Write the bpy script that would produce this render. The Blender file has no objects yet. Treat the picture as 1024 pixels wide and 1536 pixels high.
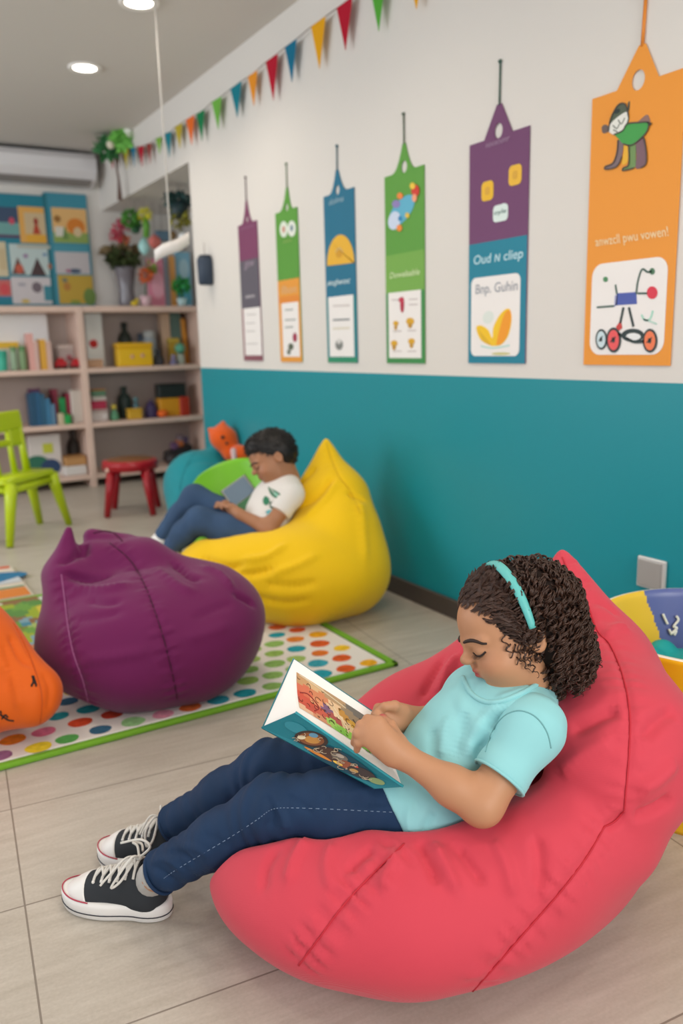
import bpy, math, random
import numpy as np
from mathutils import Vector, Matrix
from mathutils.bvhtree import BVHTree
random.seed(7); rng = np.random.default_rng(7)
SC = bpy.context.scene; COL = SC.collection
A = np.array
# ---------------------------------------------------------------- camera model (1024 x 1536)
FPX, YAW, PITCH, ROLL, CH = 1231.26, 0.53374, 0.20295, -0.025746, 1.0
def _basis():
    F = A([math.sin(YAW)*math.cos(PITCH), math.cos(YAW)*math.cos(PITCH), -math.sin(PITCH)])
    R = A([math.cos(YAW), -math.sin(YAW), 0.]); U = np.cross(R, F)
    c, s = math.cos(ROLL), math.sin(ROLL)
    return c*R+s*U, -s*R+c*U, F
CR, CU, CF = _basis(); CC = A([0, 0, CH])
def ray(x, y): return CF + (x-512)/FPX*CR - (y-768)/FPX*CU
def W(x, y, D): return CC + ray(x, y)*D
def onz(x, y, z=0.): d = ray(x, y); return CC + d*((z-CC[2])/d[2])
def onx(x, y, X): d = ray(x, y); return CC + d*(X/d[0])
def ony(x, y, Y): d = ray(x, y); return CC + d*(Y/d[1])
def px(n, D): return n*D/FPX
def nrm(v): v = np.asarray(v, float); return v/np.linalg.norm(v)
# ---------------------------------------------------------------- colours and materials
def lin(h):
    if isinstance(h, str):
        h = h.lstrip('#'); h = [int(h[i:i+2], 16)/255 for i in (0, 2, 4)]
    return [c/12.92 if c <= .04045 else ((c+.055)/1.055)**2.4 for c in h[:3]] + [1.]
MATS = {}
def mat(name, col, rough=.6, spec=.4, bump=0., scale=60., kind='noise', var=0., metal=0., sheen=0., trans=0., attr=None, emit=0., coat=0., vscale=6.):
    if name in MATS: return MATS[name]
    m = bpy.data.materials.new(name); m.use_nodes = True; nt = m.node_tree; N = nt.nodes; L = nt.links
    b = N['Principled BSDF']; c = lin(col)
    b.inputs['Base Color'].default_value = c; b.inputs['Roughness'].default_value = rough
    b.inputs['Specular IOR Level'].default_value = spec; b.inputs['Metallic'].default_value = metal
    b.inputs['Sheen Weight'].default_value = sheen; b.inputs['Transmission Weight'].default_value = trans
    b.inputs['Coat Weight'].default_value = coat
    if emit: b.inputs['Emission Color'].default_value = c; b.inputs['Emission Strength'].default_value = emit
    tc = N.new('ShaderNodeTexCoord')
    src = None
    if attr:
        at = N.new('ShaderNodeAttribute'); at.attribute_name = attr; src = at.outputs['Color']
        L.new(src, b.inputs['Base Color'])
    if var:
        nz = N.new('ShaderNodeTexNoise'); nz.inputs['Scale'].default_value = vscale; nz.inputs['Detail'].default_value = 5
        L.new(tc.outputs['Object'], nz.inputs['Vector'])
        mp = N.new('ShaderNodeMapRange'); mp.inputs[1].default_value = .3; mp.inputs[2].default_value = .7
        mp.inputs[3].default_value = 1-var; mp.inputs[4].default_value = 1+var
        L.new(nz.outputs['Fac'], mp.inputs[0])
        mx = N.new('ShaderNodeMix'); mx.data_type = 'RGBA'; mx.blend_type = 'MULTIPLY'; mx.inputs['Factor'].default_value = 1
        if src: L.new(src, mx.inputs['A'])
        else: mx.inputs['A'].default_value = c
        cb = N.new('ShaderNodeCombineColor')
        for i in range(3): L.new(mp.outputs[0], cb.inputs[i])
        L.new(cb.outputs[0], mx.inputs['B']); L.new(mx.outputs['Result'], b.inputs['Base Color'])
    if bump:
        bp = N.new('ShaderNodeBump'); bp.inputs['Strength'].default_value = bump; bp.inputs['Distance'].default_value = .004
        if kind == 'weave':
            w1 = N.new('ShaderNodeTexWave'); w1.bands_direction = 'DIAGONAL'; w1.inputs['Scale'].default_value = scale
            w1.inputs['Distortion'].default_value = .6; L.new(tc.outputs['Object'], w1.inputs['Vector']); o = w1.outputs['Fac']
        else:
            w1 = N.new('ShaderNodeTexNoise'); w1.inputs['Scale'].default_value = scale; w1.inputs['Detail'].default_value = 6
            L.new(tc.outputs['Object'], w1.inputs['Vector']); o = w1.outputs['Fac']
        L.new(o, bp.inputs['Height']); L.new(bp.outputs['Normal'], b.inputs['Normal'])
    MATS[name] = m; return m
# ---------------------------------------------------------------- objects
ORIG = {}
def tag(o, label=None, cat=None, group=None, kind=None):
    for k, v in (('label', label), ('category', cat), ('group', group), ('kind', kind)):
        if v: o[k] = v
    return o
def thing(name, label, cat, loc=(0, 0, 0), group=None):
    o = bpy.data.objects.new(name, None); COL.objects.link(o); o.location = loc; o.empty_display_size = .05
    ORIG[o.name] = A(loc, float); return tag(o, label, cat, group)
def mesh_obj(name, V, F, mats, parent=None, smooth=True, label=None, cat=None, group=None, kind=None, mi=None, colors=None, fcolors=None, origin=None):
    V = np.asarray(V, float).reshape(-1, 3)
    if parent is not None: org = ORIG[parent.name]
    elif origin is not None: org = A(origin, float)
    else: org = A([V[:, 0].mean(), V[:, 1].mean(), V[:, 2].min()])
    me = bpy.data.meshes.new(name)
    if isinstance(F, np.ndarray):
        n = len(F); k = F.shape[1]
        me.vertices.add(len(V)); me.vertices.foreach_set('co', (V-org).astype(np.float32).ravel())
        me.loops.add(n*k); me.loops.foreach_set('vertex_index', F.astype(np.int32).ravel())
        me.polygons.add(n); me.polygons.foreach_set('loop_start', np.arange(0, n*k, k, dtype=np.int32))
        me.update(calc_edges=True)
    else:
        me.from_pydata((V-org).tolist(), [], [list(map(int, f)) for f in F])
    if not isinstance(mats, (list, tuple)): mats = [mats]
    for m in mats: me.materials.append(m)
    if mi is not None: me.polygons.foreach_set('material_index', np.asarray(mi, np.int32))
    if smooth is True: me.polygons.foreach_set('use_smooth', [True]*len(me.polygons))
    elif smooth is not False: me.polygons.foreach_set('use_smooth', list(map(bool, smooth)))
    if colors is not None:
        a = me.color_attributes.new('Col', 'FLOAT_COLOR', 'POINT')
        a.data.foreach_set('color', np.asarray(colors, np.float32).ravel())
    if fcolors is not None:
        a = me.color_attributes.new('Col', 'FLOAT_COLOR', 'CORNER'); c = []
        for p, fc in zip(me.polygons, fcolors): c += list(fc)*p.loop_total
        a.data.foreach_set('color', c)
    me.update()
    o = bpy.data.objects.new(name, me); COL.objects.link(o)
    if parent is not None: o.parent = parent; ORIG[o.name] = org
    else: o.location = org; ORIG[o.name] = org
    return tag(o, label, cat, group, kind)
def catmull(P, n=8, closed=False):
    P = [A(p, float) for p in P]; m = len(P); out = []
    rngs = range(m) if closed else range(m-1)
    for i in rngs:
        if closed: p0, p1, p2, p3 = P[i-1], P[i], P[(i+1) % m], P[(i+2) % m]
        else: p0, p1, p2, p3 = P[max(i-1, 0)], P[i], P[i+1], P[min(i+2, m-1)]
        for j in range(n):
            t = j/n
            out.append(.5*((2*p1)+(-p0+p2)*t+(2*p0-5*p1+4*p2-p3)*t*t+(-p0+3*p1-3*p2+p3)*t**3))
    if not closed: out.append(P[-1])
    return A(out)
def I3(): return np.eye(3)
def rz(a): c, s = math.cos(a), math.sin(a); return A([[c, -s, 0], [s, c, 0], [0, 0, 1.]])
def ry(a): c, s = math.cos(a), math.sin(a); return A([[c, 0, s], [0, 1., 0], [-s, 0, c]])
def rx(a): c, s = math.cos(a), math.sin(a); return A([[1., 0, 0], [0, c, -s], [0, s, c]])
def frame(fwd, up):
    "columns: side(x), fwd(y), up(z)"
    f = nrm(fwd); u = A(up, float); u = nrm(u-f*(u@f)); s = np.cross(f, u); return np.stack([s, f, u], 1)
class MB:
    def __init__(s): s.V = []; s.F = []; s.S = []; s.C = []; s.col = [1, 1, 1, 1]
    def color(s, c): s.col = lin(c); return s
    def add(s, V, F, smooth=True):
        n = len(s.V); s.V += [tuple(v) for v in np.asarray(V, float)]
        for f in F: s.F.append([n+i for i in f]); s.S.append(smooth); s.C.append(s.col)
        return s
    def box(s, c, h, R=None, bev=.0, smooth=False):
        "bevelled box by half sizes"
        c = A(c, float); h = A(h, float); R = I3() if R is None else R
        b = min(bev, min(h)*.95)
        if b <= 0:
            V = [c+R@(h*A([x, y, z])) for x in (-1, 1) for y in (-1, 1) for z in (-1, 1)]
            return s.add(V, [(0, 1, 3, 2), (4, 6, 7, 5), (0, 4, 5, 1), (2, 3, 7, 6), (0, 2, 6, 4), (1, 5, 7, 3)], smooth)
        V = []; idx = {}
        for x in (-1, 1):
            for y in (-1, 1):
                for z in (-1, 1):
                    for ax in range(3):
                        q = A([x, y, z], float)*(h-b); q[ax] += b*(x, y, z)[ax]
                        idx[(x, y, z, ax)] = len(V); V.append(c+R@q)
        F = []
        for ax in range(3):
            o = [i for i in range(3) if i != ax]
            for sg in (-1, 1):
                k = []
                for a_, b_ in ((-1, -1), (1, -1), (1, 1), (-1, 1)):
                    t = [0, 0, 0]; t[ax] = sg; t[o[0]] = a_; t[o[1]] = b_; k.append(idx[(*t, ax)])
                F.append(k if (sg > 0) == (ax != 1) else k[::-1])
        for ax in range(3):      # edges along ax
            o = [i for i in range(3) if i != ax]
            for a_ in (-1, 1):
                for b_ in (-1, 1):
                    q = []
                    for sg, w in ((-1, 0), (-1, 1), (1, 1), (1, 0)):
                        t = [0, 0, 0]; t[ax] = sg; t[o[0]] = a_; t[o[1]] = b_; q.append(idx[(*t, o[w])])
                    F.append(q)
        for x in (-1, 1):
            for y in (-1, 1):
                for z in (-1, 1): F.append([idx[(x, y, z, a_)] for a_ in range(3)])
        # orient outward
        G = []
        for f in F:
            P = A([V[i] for i in f]); nn = np.cross(P[1]-P[0], P[2]-P[0])
            G.append(f if nn@(P.mean(0)-c) > 0 else f[::-1])
        return s.add(V, G, smooth)
    def tube(s, P, r, n=8, caps=True, closed=False, flat=None):
        P = A(P, float); m = len(P); r = np.broadcast_to(A(r, float), (m,))
        T = np.gradient(P, axis=0) if not closed else np.roll(P, -1, 0)-np.roll(P, 1, 0)
        T /= np.linalg.norm(T, axis=1)[:, None]+1e-12
        u = A([0, 0, 1.]) if abs(T[0, 2]) < .9 else A([1., 0, 0]); V = []
        for i in range(m):
            u = u-T[i]*(u@T[i]); u /= np.linalg.norm(u)+1e-12; w = np.cross(T[i], u)
            for j in range(n):
                a = 2*math.pi*j/n
                if flat is None: V.append(P[i]+r[i]*(math.cos(a)*u+math.sin(a)*w))
                else:
                    fn = A(flat, float); fn = fn-T[i]*(fn@T[i]); fn /= np.linalg.norm(fn); fw = np.cross(T[i], fn)
                    V.append(P[i]+r[i]*(math.cos(a)*fw+.28*math.sin(a)*fn))
        F = []
        for i in range(m if closed else m-1):
            k = (i+1) % m
            for j in range(n): l = (j+1) % n; F.append((i*n+j, i*n+l, k*n+l, k*n+j))
        if caps and not closed: F.append(tuple(range(n))[::-1]); F.append(tuple((m-1)*n+j for j in range(n)))
        return s.add(V, F)
    def cyl(s, a, b, ra, rb=None, n=16): return s.tube([a, b], [ra, ra if rb is None else rb], n)
    def lathe(s, prof, c=(0, 0, 0), R=None, n=32, smooth=True, a0=0, a1=2*math.pi):
        R = I3() if R is None else R; c = A(c, float); V = []; F = []; full = abs(a1-a0-2*math.pi) < 1e-6; k = n if full else n+1
        for r, z in prof:
            for j in range(k):
                a = a0+(a1-a0)*j/n; V.append(c+R@A([r*math.cos(a), r*math.sin(a), z]))
        for i in range(len(prof)-1):
            for j in range(n):
                l = (j+1) % k; F.append((i*k+j, i*k+l, (i+1)*k+l, (i+1)*k+j))
        return s.add(V, F, smooth)
    def ball(s, c, r, R=None, n=16, m=10):
        r = np.broadcast_to(A(r, float), (3,)); R = I3() if R is None else R; V = []; F = []
        for i in range(m+1):
            t = math.pi*i/m
            for j in range(n):
                a = 2*math.pi*j/n; V.append(A(c)+R@(r*A([math.sin(t)*math.cos(a), math.sin(t)*math.sin(a), -math.cos(t)])))
        for i in range(m):
            for j in range(n): l = (j+1) % n; F.append((i*n+j, i*n+l, (i+1)*n+l, (i+1)*n+j))
        return s.add(V, F)
    def prism(s, P2, M, t, smooth=False):
        "extrude the 2-D outline P2 (counter-clockwise) in frame M=(origin,u,v,n) from 0 to t along n"
        o, u, v, n = [A(x, float) for x in M]; k = len(P2)
        V = [o+u*p[0]+v*p[1] for p in P2]+[o+u*p[0]+v*p[1]+n*t for p in P2]
        F = [tuple(range(k))[::-1], tuple(range(k, 2*k))]+[(i, (i+1) % k, k+(i+1) % k, k+i) for i in range(k)]
        return s.add(V, F, smooth)
    def build(s, name, m, parent=None, **kw):
        fc = s.C if kw.pop('usecol', False) else None
        return mesh_obj(name, s.V, s.F, m, parent, smooth=s.S if any(s.S) else False, fcolors=fc, **kw)
def circ(cx, cy, rx_, ry_=None, n=28, a0=0, a1=2*math.pi):
    ry_ = rx_ if ry_ is None else ry_; e = abs(a1-a0-2*math.pi) < 1e-6
    return [(cx+rx_*math.cos(a0+(a1-a0)*i/(n if e else n-1)), cy+ry_*math.sin(a0+(a1-a0)*i/(n if e else n-1))) for i in range(n)]
def rrect(x0, y0, x1, y1, r, n=6):
    P = []
    for cx, cy, a in ((x1-r, y1-r, 0), (x0+r, y1-r, 90), (x0+r, y0+r, 180), (x1-r, y0+r, 270)):
        for i in range(n+1): t = math.radians(a+90*i/n); P.append((cx+r*math.cos(t), cy+r*math.sin(t)))
    return P
def text_mesh(txt, M, w, h, t=.0008, shear=0., name='lettering', m=None, parent=None, bold=0., label=None):
    cu = bpy.data.curves.new('t', 'FONT'); cu.body = txt; cu.size = 1; cu.shear = shear; cu.resolution_u = 4; cu.offset = bold
    ob = bpy.data.objects.new('t', cu); COL.objects.link(ob)
    dg = bpy.context.evaluated_depsgraph_get(); me = ob.evaluated_get(dg).to_mesh()
    V = A([v.co[:] for v in me.vertices]); F = [list(p.vertices) for p in me.polygons]
    ob.evaluated_get(dg).to_mesh_clear(); bpy.data.objects.remove(ob); bpy.data.curves.remove(cu)
    mn = V.min(0); sz = V.max(0)-mn
    o, u, v, n = [A(x, float) for x in M]
    P = [o+u*((p[0]-mn[0])/sz[0]*w)+v*((p[1]-mn[1])/sz[1]*h)+n*t for p in V]
    return mesh_obj(name, P, F, m, parent, smooth=False, label=label)
# ---------------------------------------------------------------- implicit modelling
def rc(a, b, ra, rb=None, k=.02, op='u'):
    a = A(a, float); b = A(b, float); rb = ra if rb is None else rb; q = max(ra, rb)
    return dict(t='rc', a=a, b=b, ra=ra, rb=rb, k=k, op=op, lo=np.minimum(a-ra, b-rb), hi=np.maximum(a+ra, b+rb))
def el(c, r, R=None, k=.02, op='u'):
    c = A(c, float); r = np.broadcast_to(A(r, float), (3,)).copy(); R = I3() if R is None else A(R, float)
    e = np.sqrt(((R*r)**2).sum(1)); return dict(t='el', c=c, r=r, R=R, k=k, op=op, lo=c-e, hi=c+e)
def bx(c, h, R=None, rd=.01, k=.01, op='u'):
    c = A(c, float); h = A(h, float); R = I3() if R is None else A(R, float); e = (abs(R)*h).sum(1)
    return dict(t='bx', c=c, h=h, R=R, rd=rd, k=k, op=op, lo=c-e, hi=c+e)
def cut(p, n, k=.004, lo=None, hi=None): return dict(t='cut', p=A(p, float), n=nrm(n), k=k, op='cut', lo=lo, hi=hi)
def chain(pts, rad, k=.02): return [rc(pts[i], pts[i+1], rad[i], rad[i+1], k) for i in range(len(pts)-1)]
def _ev(p, X, Y, Z):
    if p['t'] == 'rc':
        a, ba = p['a'], p['b']-p['a']; l2 = ba@ba
        if l2 < 1e-10: return np.sqrt((X-a[0])**2+(Y-a[1])**2+(Z-a[2])**2)-p['ra']
        rr = p['ra']-p['rb']; a2 = l2-rr*rr; il2 = 1/l2
        px_, py_, pz_ = X-a[0], Y-a[1], Z-a[2]
        y = px_*ba[0]+py_*ba[1]+pz_*ba[2]; z = y-l2
        x2 = (px_*l2-ba[0]*y)**2+(py_*l2-ba[1]*y)**2+(pz_*l2-ba[2]*y)**2
        y2 = y*y*l2; z2 = z*z*l2; k = np.sign(rr)*rr*rr*x2
        d = (np.sqrt(x2*a2*il2)+y*rr)*il2-p['ra']
        d = np.where(np.sign(z)*a2*z2 > k, np.sqrt(x2+z2)*il2-p['rb'], np.where(np.sign(y)*a2*y2 < k, np.sqrt(x2+y2)*il2-p['ra'], d))
        return d
    if p['t'] == 'cut': return (X-p['p'][0])*p['n'][0]+(Y-p['p'][1])*p['n'][1]+(Z-p['p'][2])*p['n'][2]
    c, R = p['c'], p['R']; dx, dy, dz = X-c[0], Y-c[1], Z-c[2]
    u = [dx*R[0, i]+dy*R[1, i]+dz*R[2, i] for i in range(3)]
    if p['t'] == 'el':
        r = p['r']; k0 = np.sqrt((u[0]/r[0])**2+(u[1]/r[1])**2+(u[2]/r[2])**2)
        k1 = np.sqrt((u[0]/r[0]**2)**2+(u[1]/r[1]**2)**2+(u[2]/r[2]**2)**2)+1e-9
        return k0*(k0-1)/k1
    h = p['h']-p['rd']; q = [np.abs(u[i])-h[i] for i in range(3)]
    return np.sqrt(sum(np.maximum(w, 0)**2 for w in q))+np.minimum(np.maximum(np.maximum(q[0], q[1]), q[2]), 0)-p['rd']
def _comb(a, d, k, op):
    if op == 'u': h = np.maximum(k-np.abs(a-d), 0)/k; return np.minimum(a, d)-h*h*k*.25
    if op == 'sub': d = -d
    h = np.maximum(k-np.abs(a-d), 0)/k; return np.maximum(a, d)+h*h*k*.25
def sdf_mesh(prims, h, disp=None, pad=.0, floor=None):
    us = [p for p in prims if p['op'] == 'u']
    kk = max(p['k'] for p in us)*.3
    lo = np.min([p['lo'] for p in us], 0)-kk-pad-4*h; hi = np.max([p['hi'] for p in us], 0)+kk+pad+4*h
    if floor is not None: lo[2] = floor-4*h
    n = np.ceil((hi-lo)/h).astype(int)+1
    ax = [lo[i]+h*np.arange(n[i]) for i in range(3)]
    v = np.full(tuple(n), 9., np.float32)
    for p in prims:
        if p['op'] == 'cut' and p['lo'] is None: sl = [slice(0, m) for m in n]
        else:
            m = p['k']+5*h+pad
            i0 = np.clip(np.floor((A(p['lo'])-m-lo)/h).astype(int), 0, n); i1 = np.clip(np.ceil((A(p['hi'])+m-lo)/h).astype(int)+1, 0, n)
            if (i1 <= i0).any(): continue
            sl = [slice(i0[i], i1[i]) for i in range(3)]
        X, Y, Z = (ax[0][sl[0]].astype(np.float32)[:, None, None], ax[1][sl[1]].astype(np.float32)[None, :, None], ax[2][sl[2]].astype(np.float32)[None, None, :])
        s3 = tuple(sl); v[s3] = _comb(v[s3], _ev(p, X, Y, Z), p['k'], p['op'])
    if disp is not None:
        near = np.abs(v) < .06+4*h; ii = np.nonzero(near)
        v[near] += disp(ax[0][ii[0]], ax[1][ii[1]], ax[2][ii[2]]).astype(np.float32)
    if floor is not None:
        v = np.maximum(v, (floor-ax[2]).astype(np.float32)[None, None, :])
    V, F = surf_nets(v, lo, h)
    return V, F
def surf_nets(v, lo, h):
    ins = v < 0; c = np.zeros(tuple(A(v.shape)-1), np.uint8)
    for dx in (0, 1):
        for dy in (0, 1):
            for dz in (0, 1): c += ins[dx:v.shape[0]-1+dx, dy:v.shape[1]-1+dy, dz:v.shape[2]-1+dz]
    act = np.nonzero((c > 0) & (c < 8)); idx = np.full(c.shape, -1, np.int32); m = len(act[0]); idx[act] = np.arange(m)
    cor = np.stack([v[act[0]+(i & 1), act[1]+(i >> 1 & 1), act[2]+(i >> 2 & 1)] for i in range(8)], 1)
    off = A([[i & 1, i >> 1 & 1, i >> 2 & 1] for i in range(8)], float)
    acc = np.zeros((m, 3)); cnt = np.zeros(m)
    for i in range(8):
        for b in (1, 2, 4):
            if i & b: continue
            j = i | b; s = (cor[:, i] < 0) != (cor[:, j] < 0)
            t = cor[s, i]/(cor[s, i]-cor[s, j]); acc[s] += off[i]+t[:, None]*(off[j]-off[i]); cnt[s] += 1
    V = lo+h*(np.stack(act, 1)+acc/cnt[:, None]); F = []
    for axis in range(3):
        a = [slice(None)]*3; b = [slice(None)]*3; a[axis] = slice(0, -1); b[axis] = slice(1, None)
        s0 = ins[tuple(a)]; s1 = ins[tuple(b)]; o = [i for i in range(3) if i != axis]
        ed = s0 != s1
        # interior only
        k = [slice(None)]*3; k[o[0]] = slice(1, -1); k[o[1]] = slice(1, -1); e = np.nonzero(ed[tuple(k)]); e = list(e)
        e[o[0]] = e[o[0]]+1; e[o[1]] = e[o[1]]+1
        inside0 = s0[tuple(e)]
        def g(d0, d1):
            q = list(e); q[o[0]] = q[o[0]]-d0; q[o[1]] = q[o[1]]-d1; return idx[tuple(q)]
        Q = np.stack([g(1, 1), g(0, 1), g(0, 0), g(1, 0)], 1)
        flip = inside0 if axis != 1 else ~inside0
        Q[~flip] = Q[~flip][:, ::-1]; F.append(Q)
    return V, np.concatenate(F)
def relax(V, F, it=2, lam=.5):
    n = len(V); V = V.copy()
    for _ in range(it):
        for l in (lam, -lam*1.04):
            acc = np.zeros_like(V); cnt = np.zeros(n)
            for i in range(4):
                for j in ((i+1) % 4, (i+3) % 4):
                    np.add.at(acc, F[:, i], V[F[:, j]]); np.add.at(cnt, F[:, i], 1)
            V += l*(acc/np.maximum(cnt, 1)[:, None]-V)
    return V
def bvh(o):
    me = o.data; org = A(o.matrix_world.translation) if o.parent is None else ORIG[o.name]
    return BVHTree.FromPolygons([tuple(A(v.co)+ORIG[o.name]) for v in me.vertices], [tuple(p.vertices) for p in me.polygons])
def bvh_vf(V, F): return BVHTree.FromPolygons([tuple(v) for v in V], [tuple(f) for f in F.tolist()])
def drape(tree, pts, n=10, lift=.002):
    "seam: image points laid on a surface by sight line -> world polyline"
    P = catmull([A([x, y, 0]) for x, y in pts], n); out = []; N = []
    for p in P:
        d = ray(p[0], p[1]); hit = tree.ray_cast(Vector(CC), Vector(d))
        if hit[0] is not None: out.append(A(hit[0])+A(hit[1])*lift); N.append(A(hit[1]))
    out = A(out)
    for _ in range(2): out[1:-1] = .25*out[:-2]+.5*out[1:-1]+.25*out[2:]
    return out

def vnormals(V, F):
    n = np.cross(V[F[:, 2]]-V[F[:, 0]], V[F[:, 3]]-V[F[:, 1]]); N = np.zeros_like(V)
    for i in range(4): np.add.at(N, F[:, i], n)
    return N/(np.linalg.norm(N, axis=1)[:, None]+1e-12)
def deform(V, F, items):
    "creases, ridges and puckered seams pressed into a cloth surface: (polyline, width, depth, pucker)"
    N = vnormals(V, F); D_ = np.zeros(len(V))
    for P, w, amp, puck in items:
        P = A(P)
        if len(P) < 2: continue
        m = np.where(((V > P.min(0)-w*4-.03) & (V < P.max(0)+w*4+.03)).all(1))[0]
        if not len(m): continue
        d2 = ((V[m, None, :]-P[None])**2).sum(2); j = d2.argmin(1); d = np.sqrt(d2[np.arange(len(m)), j]); arc = np.concatenate([[0], np.cumsum(np.linalg.norm(np.diff(P, axis=0), axis=1))])
        s_ = arc[j]; fade = np.clip(np.minimum(s_, arc[-1]-s_)/(.18*arc[-1]+1e-6), .15, 1)
        D_[m] += amp*fade*np.exp(-(d/w)**2)
        if puck: D_[m] += puck*np.sin(2*math.pi*s_/.027+1.3*np.sin(s_*60))*np.exp(-((d-.016)/.016)**2)
    return V+N*D_[:, None]
def dr(tree, L, n=8, lift=0.): return drape(tree, L, n, lift)
def tubes_fast(paths, rads, n=5):
    "many thin strands in one mesh"
    VV = []; FF = []; off = 0; an = 2*math.pi*np.arange(n)/n; ca, sa = np.cos(an), np.sin(an)
    for P, r in zip(paths, rads):
        P = A(P); m = len(P); r = np.broadcast_to(A(r, float), (m,)); T = np.gradient(P, axis=0); T /= np.linalg.norm(T, axis=1)[:, None]+1e-12
        ref = A([.31, .52, .79]); u = np.cross(T, ref); u /= np.linalg.norm(u, axis=1)[:, None]+1e-9; w = np.cross(T, u)
        V = P[:, None, :]+r[:, None, None]*(ca[None, :, None]*u[:, None, :]+sa[None, :, None]*w[:, None, :])
        VV.append(V.reshape(-1, 3)); i = np.arange(m-1)[:, None]*n; j = np.arange(n)[None]; k = (j+1) % n
        FF.append(np.stack([i+j, i+k, i+n+k, i+n+j], 2).reshape(-1, 4)+off); off += m*n
    return np.concatenate(VV), np.concatenate(FF)
def P_(c, r=.5): return mat('plastic_'+c.strip('#'), c, r, .4)
# ================================================================= the room
WX, NX, YB, YN, ZC, DADO = 1.812, 2.47, 6.52, 4.66, 2.40, .8785
def wall_mat(name, dado):
    m = mat(name, '#DBD7D1', .62, .3, bump=.05, scale=180)
    nt = m.node_tree; N = nt.nodes; L = nt.links; b = N['Principled BSDF']
    if dado:
        g = N.new('ShaderNodeNewGeometry'); sp = N.new('ShaderNodeSeparateXYZ'); L.new(g.outputs['Position'], sp.inputs[0])
        lt = N.new('ShaderNodeMath'); lt.operation = 'LESS_THAN'; lt.inputs[1].default_value = DADO; L.new(sp.outputs['Z'], lt.inputs[0])
        mx = N.new('ShaderNodeMix'); mx.data_type = 'RGBA'; mx.inputs['A'].default_value = lin('#DBD7D1'); mx.inputs['B'].default_value = lin('#158A96')
        L.new(lt.outputs[0], mx.inputs['Factor']); L.new(mx.outputs['Result'], b.inputs['Base Color'])
        mr = N.new('ShaderNodeMapRange'); mr.inputs[3].default_value = .65; mr.inputs[4].default_value = .38
        L.new(lt.outputs[0], mr.inputs[0]); L.new(mr.outputs[0], b.inputs['Roughness'])
    return m
M_wall = wall_mat('painted_wall_two_tone', True); M_white = wall_mat('painted_wall_white', False)
M_ceil = mat('ceiling_paint', '#CFCAC4', .8, .2)
def floor_mat():
    m = mat('stone_plank_tiles', '#BDB4A6', .38, .45); nt = m.node_tree; N = nt.nodes; L = nt.links; b = N['Principled BSDF']
    g = N.new('ShaderNodeNewGeometry'); mp = N.new('ShaderNodeMapping'); mp.vector_type = 'TEXTURE'
    mp.inputs['Location'].default_value = (.163, 1.458, 0); mp.inputs['Rotation'].default_value = (0, 0, math.radians(-5.6))
    L.new(g.outputs['Position'], mp.inputs['Vector']); sp = N.new('ShaderNodeSeparateXYZ'); L.new(mp.outputs[0], sp.inputs[0])
    def mth(op, a, bb=None):
        n = N.new('ShaderNodeMath'); n.operation = op
        for i, q in enumerate((a, bb)):
            if q is None: continue
            if isinstance(q, (int, float)): n.inputs[i].default_value = q
            else: L.new(q, n.inputs[i])
        return n.outputs[0]
    def line(s, per): return mth('MULTIPLY', mth('ABSOLUTE', mth('SUBTRACT', mth('FRACT', mth('ADD', mth('DIVIDE', s, per), .5)), .5)), per)
    gr = mth('MINIMUM', line(sp.outputs['X'], 1.2), line(sp.outputs['Y'], .36))
    gm = mth('LESS_THAN', gr, .0017)
    # streaks that run along each plank
    ms = N.new('ShaderNodeMapping'); ms.inputs['Scale'].default_value = (3.0, 22, 1); L.new(mp.outputs[0], ms.inputs['Vector'])
    n1 = N.new('ShaderNodeTexNoise'); n1.inputs['Scale'].default_value = 1.6; n1.inputs['Detail'].default_value = 8; n1.inputs['Roughness'].default_value = .65; L.new(ms.outputs[0], n1.inputs['Vector'])
    n2 = N.new('ShaderNodeTexNoise'); n2.inputs['Scale'].default_value = 160; n2.inputs['Detail'].default_value = 3; L.new(mp.outputs[0], n2.inputs['Vector'])
    ct = N.new('ShaderNodeCombineXYZ'); L.new(mth('FLOOR', mth('ADD', mth('DIVIDE', sp.outputs['X'], 1.2), .5)), ct.inputs[0]); L.new(mth('FLOOR', mth('DIVIDE', sp.outputs['Y'], .36)), ct.inputs[1])
    wn = N.new('ShaderNodeTexWhiteNoise'); L.new(ct.outputs[0], wn.inputs['Vector'])
    f = mth('ADD', mth('ADD', mth('MULTIPLY', n1.outputs['Fac'], .8), mth('MULTIPLY', n2.outputs['Fac'], .3)), mth('MULTIPLY', wn.outputs['Value'], .12))
    cr = N.new('ShaderNodeValToRGB'); cr.color_ramp.elements[0].position = .3; cr.color_ramp.elements[1].position = .85
    cr.color_ramp.elements[0].color = lin('#A49A8C'); cr.color_ramp.elements[1].color = lin('#C9C1B5'); L.new(f, cr.inputs[0])
    mx = N.new('ShaderNodeMix'); mx.data_type = 'RGBA'; L.new(gm, mx.inputs['Factor']); L.new(cr.outputs[0], mx.inputs['A']); mx.inputs['B'].default_value = lin('#857B70')
    L.new(mx.outputs['Result'], b.inputs['Base Color'])
    bp = N.new('ShaderNodeBump'); bp.inputs['Strength'].default_value = .25; bp.inputs['Distance'].default_value = .002
    L.new(mth('SUBTRACT', mth('MULTIPLY', n2.outputs['Fac'], .2), gm), bp.inputs['Height']); L.new(bp.outputs['Normal'], b.inputs['Normal'])
    return m
M_floor = floor_mat()
X0, Y0 = -2.6, -2.2
def slab(name, boxes, m, **k):
    b = MB()
    for x0, x1, y0, y1, z0, z1 in boxes: b.box(((x0+x1)/2, (y0+y1)/2, (z0+z1)/2), ((x1-x0)/2, (y1-y0)/2, (z1-z0)/2))
    return b.build(name, m, kind='structure', **k)
slab('floor', [(X0-.1, NX+.1, Y0-.1, YB+.1, -.1, 0)], M_floor)
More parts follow.
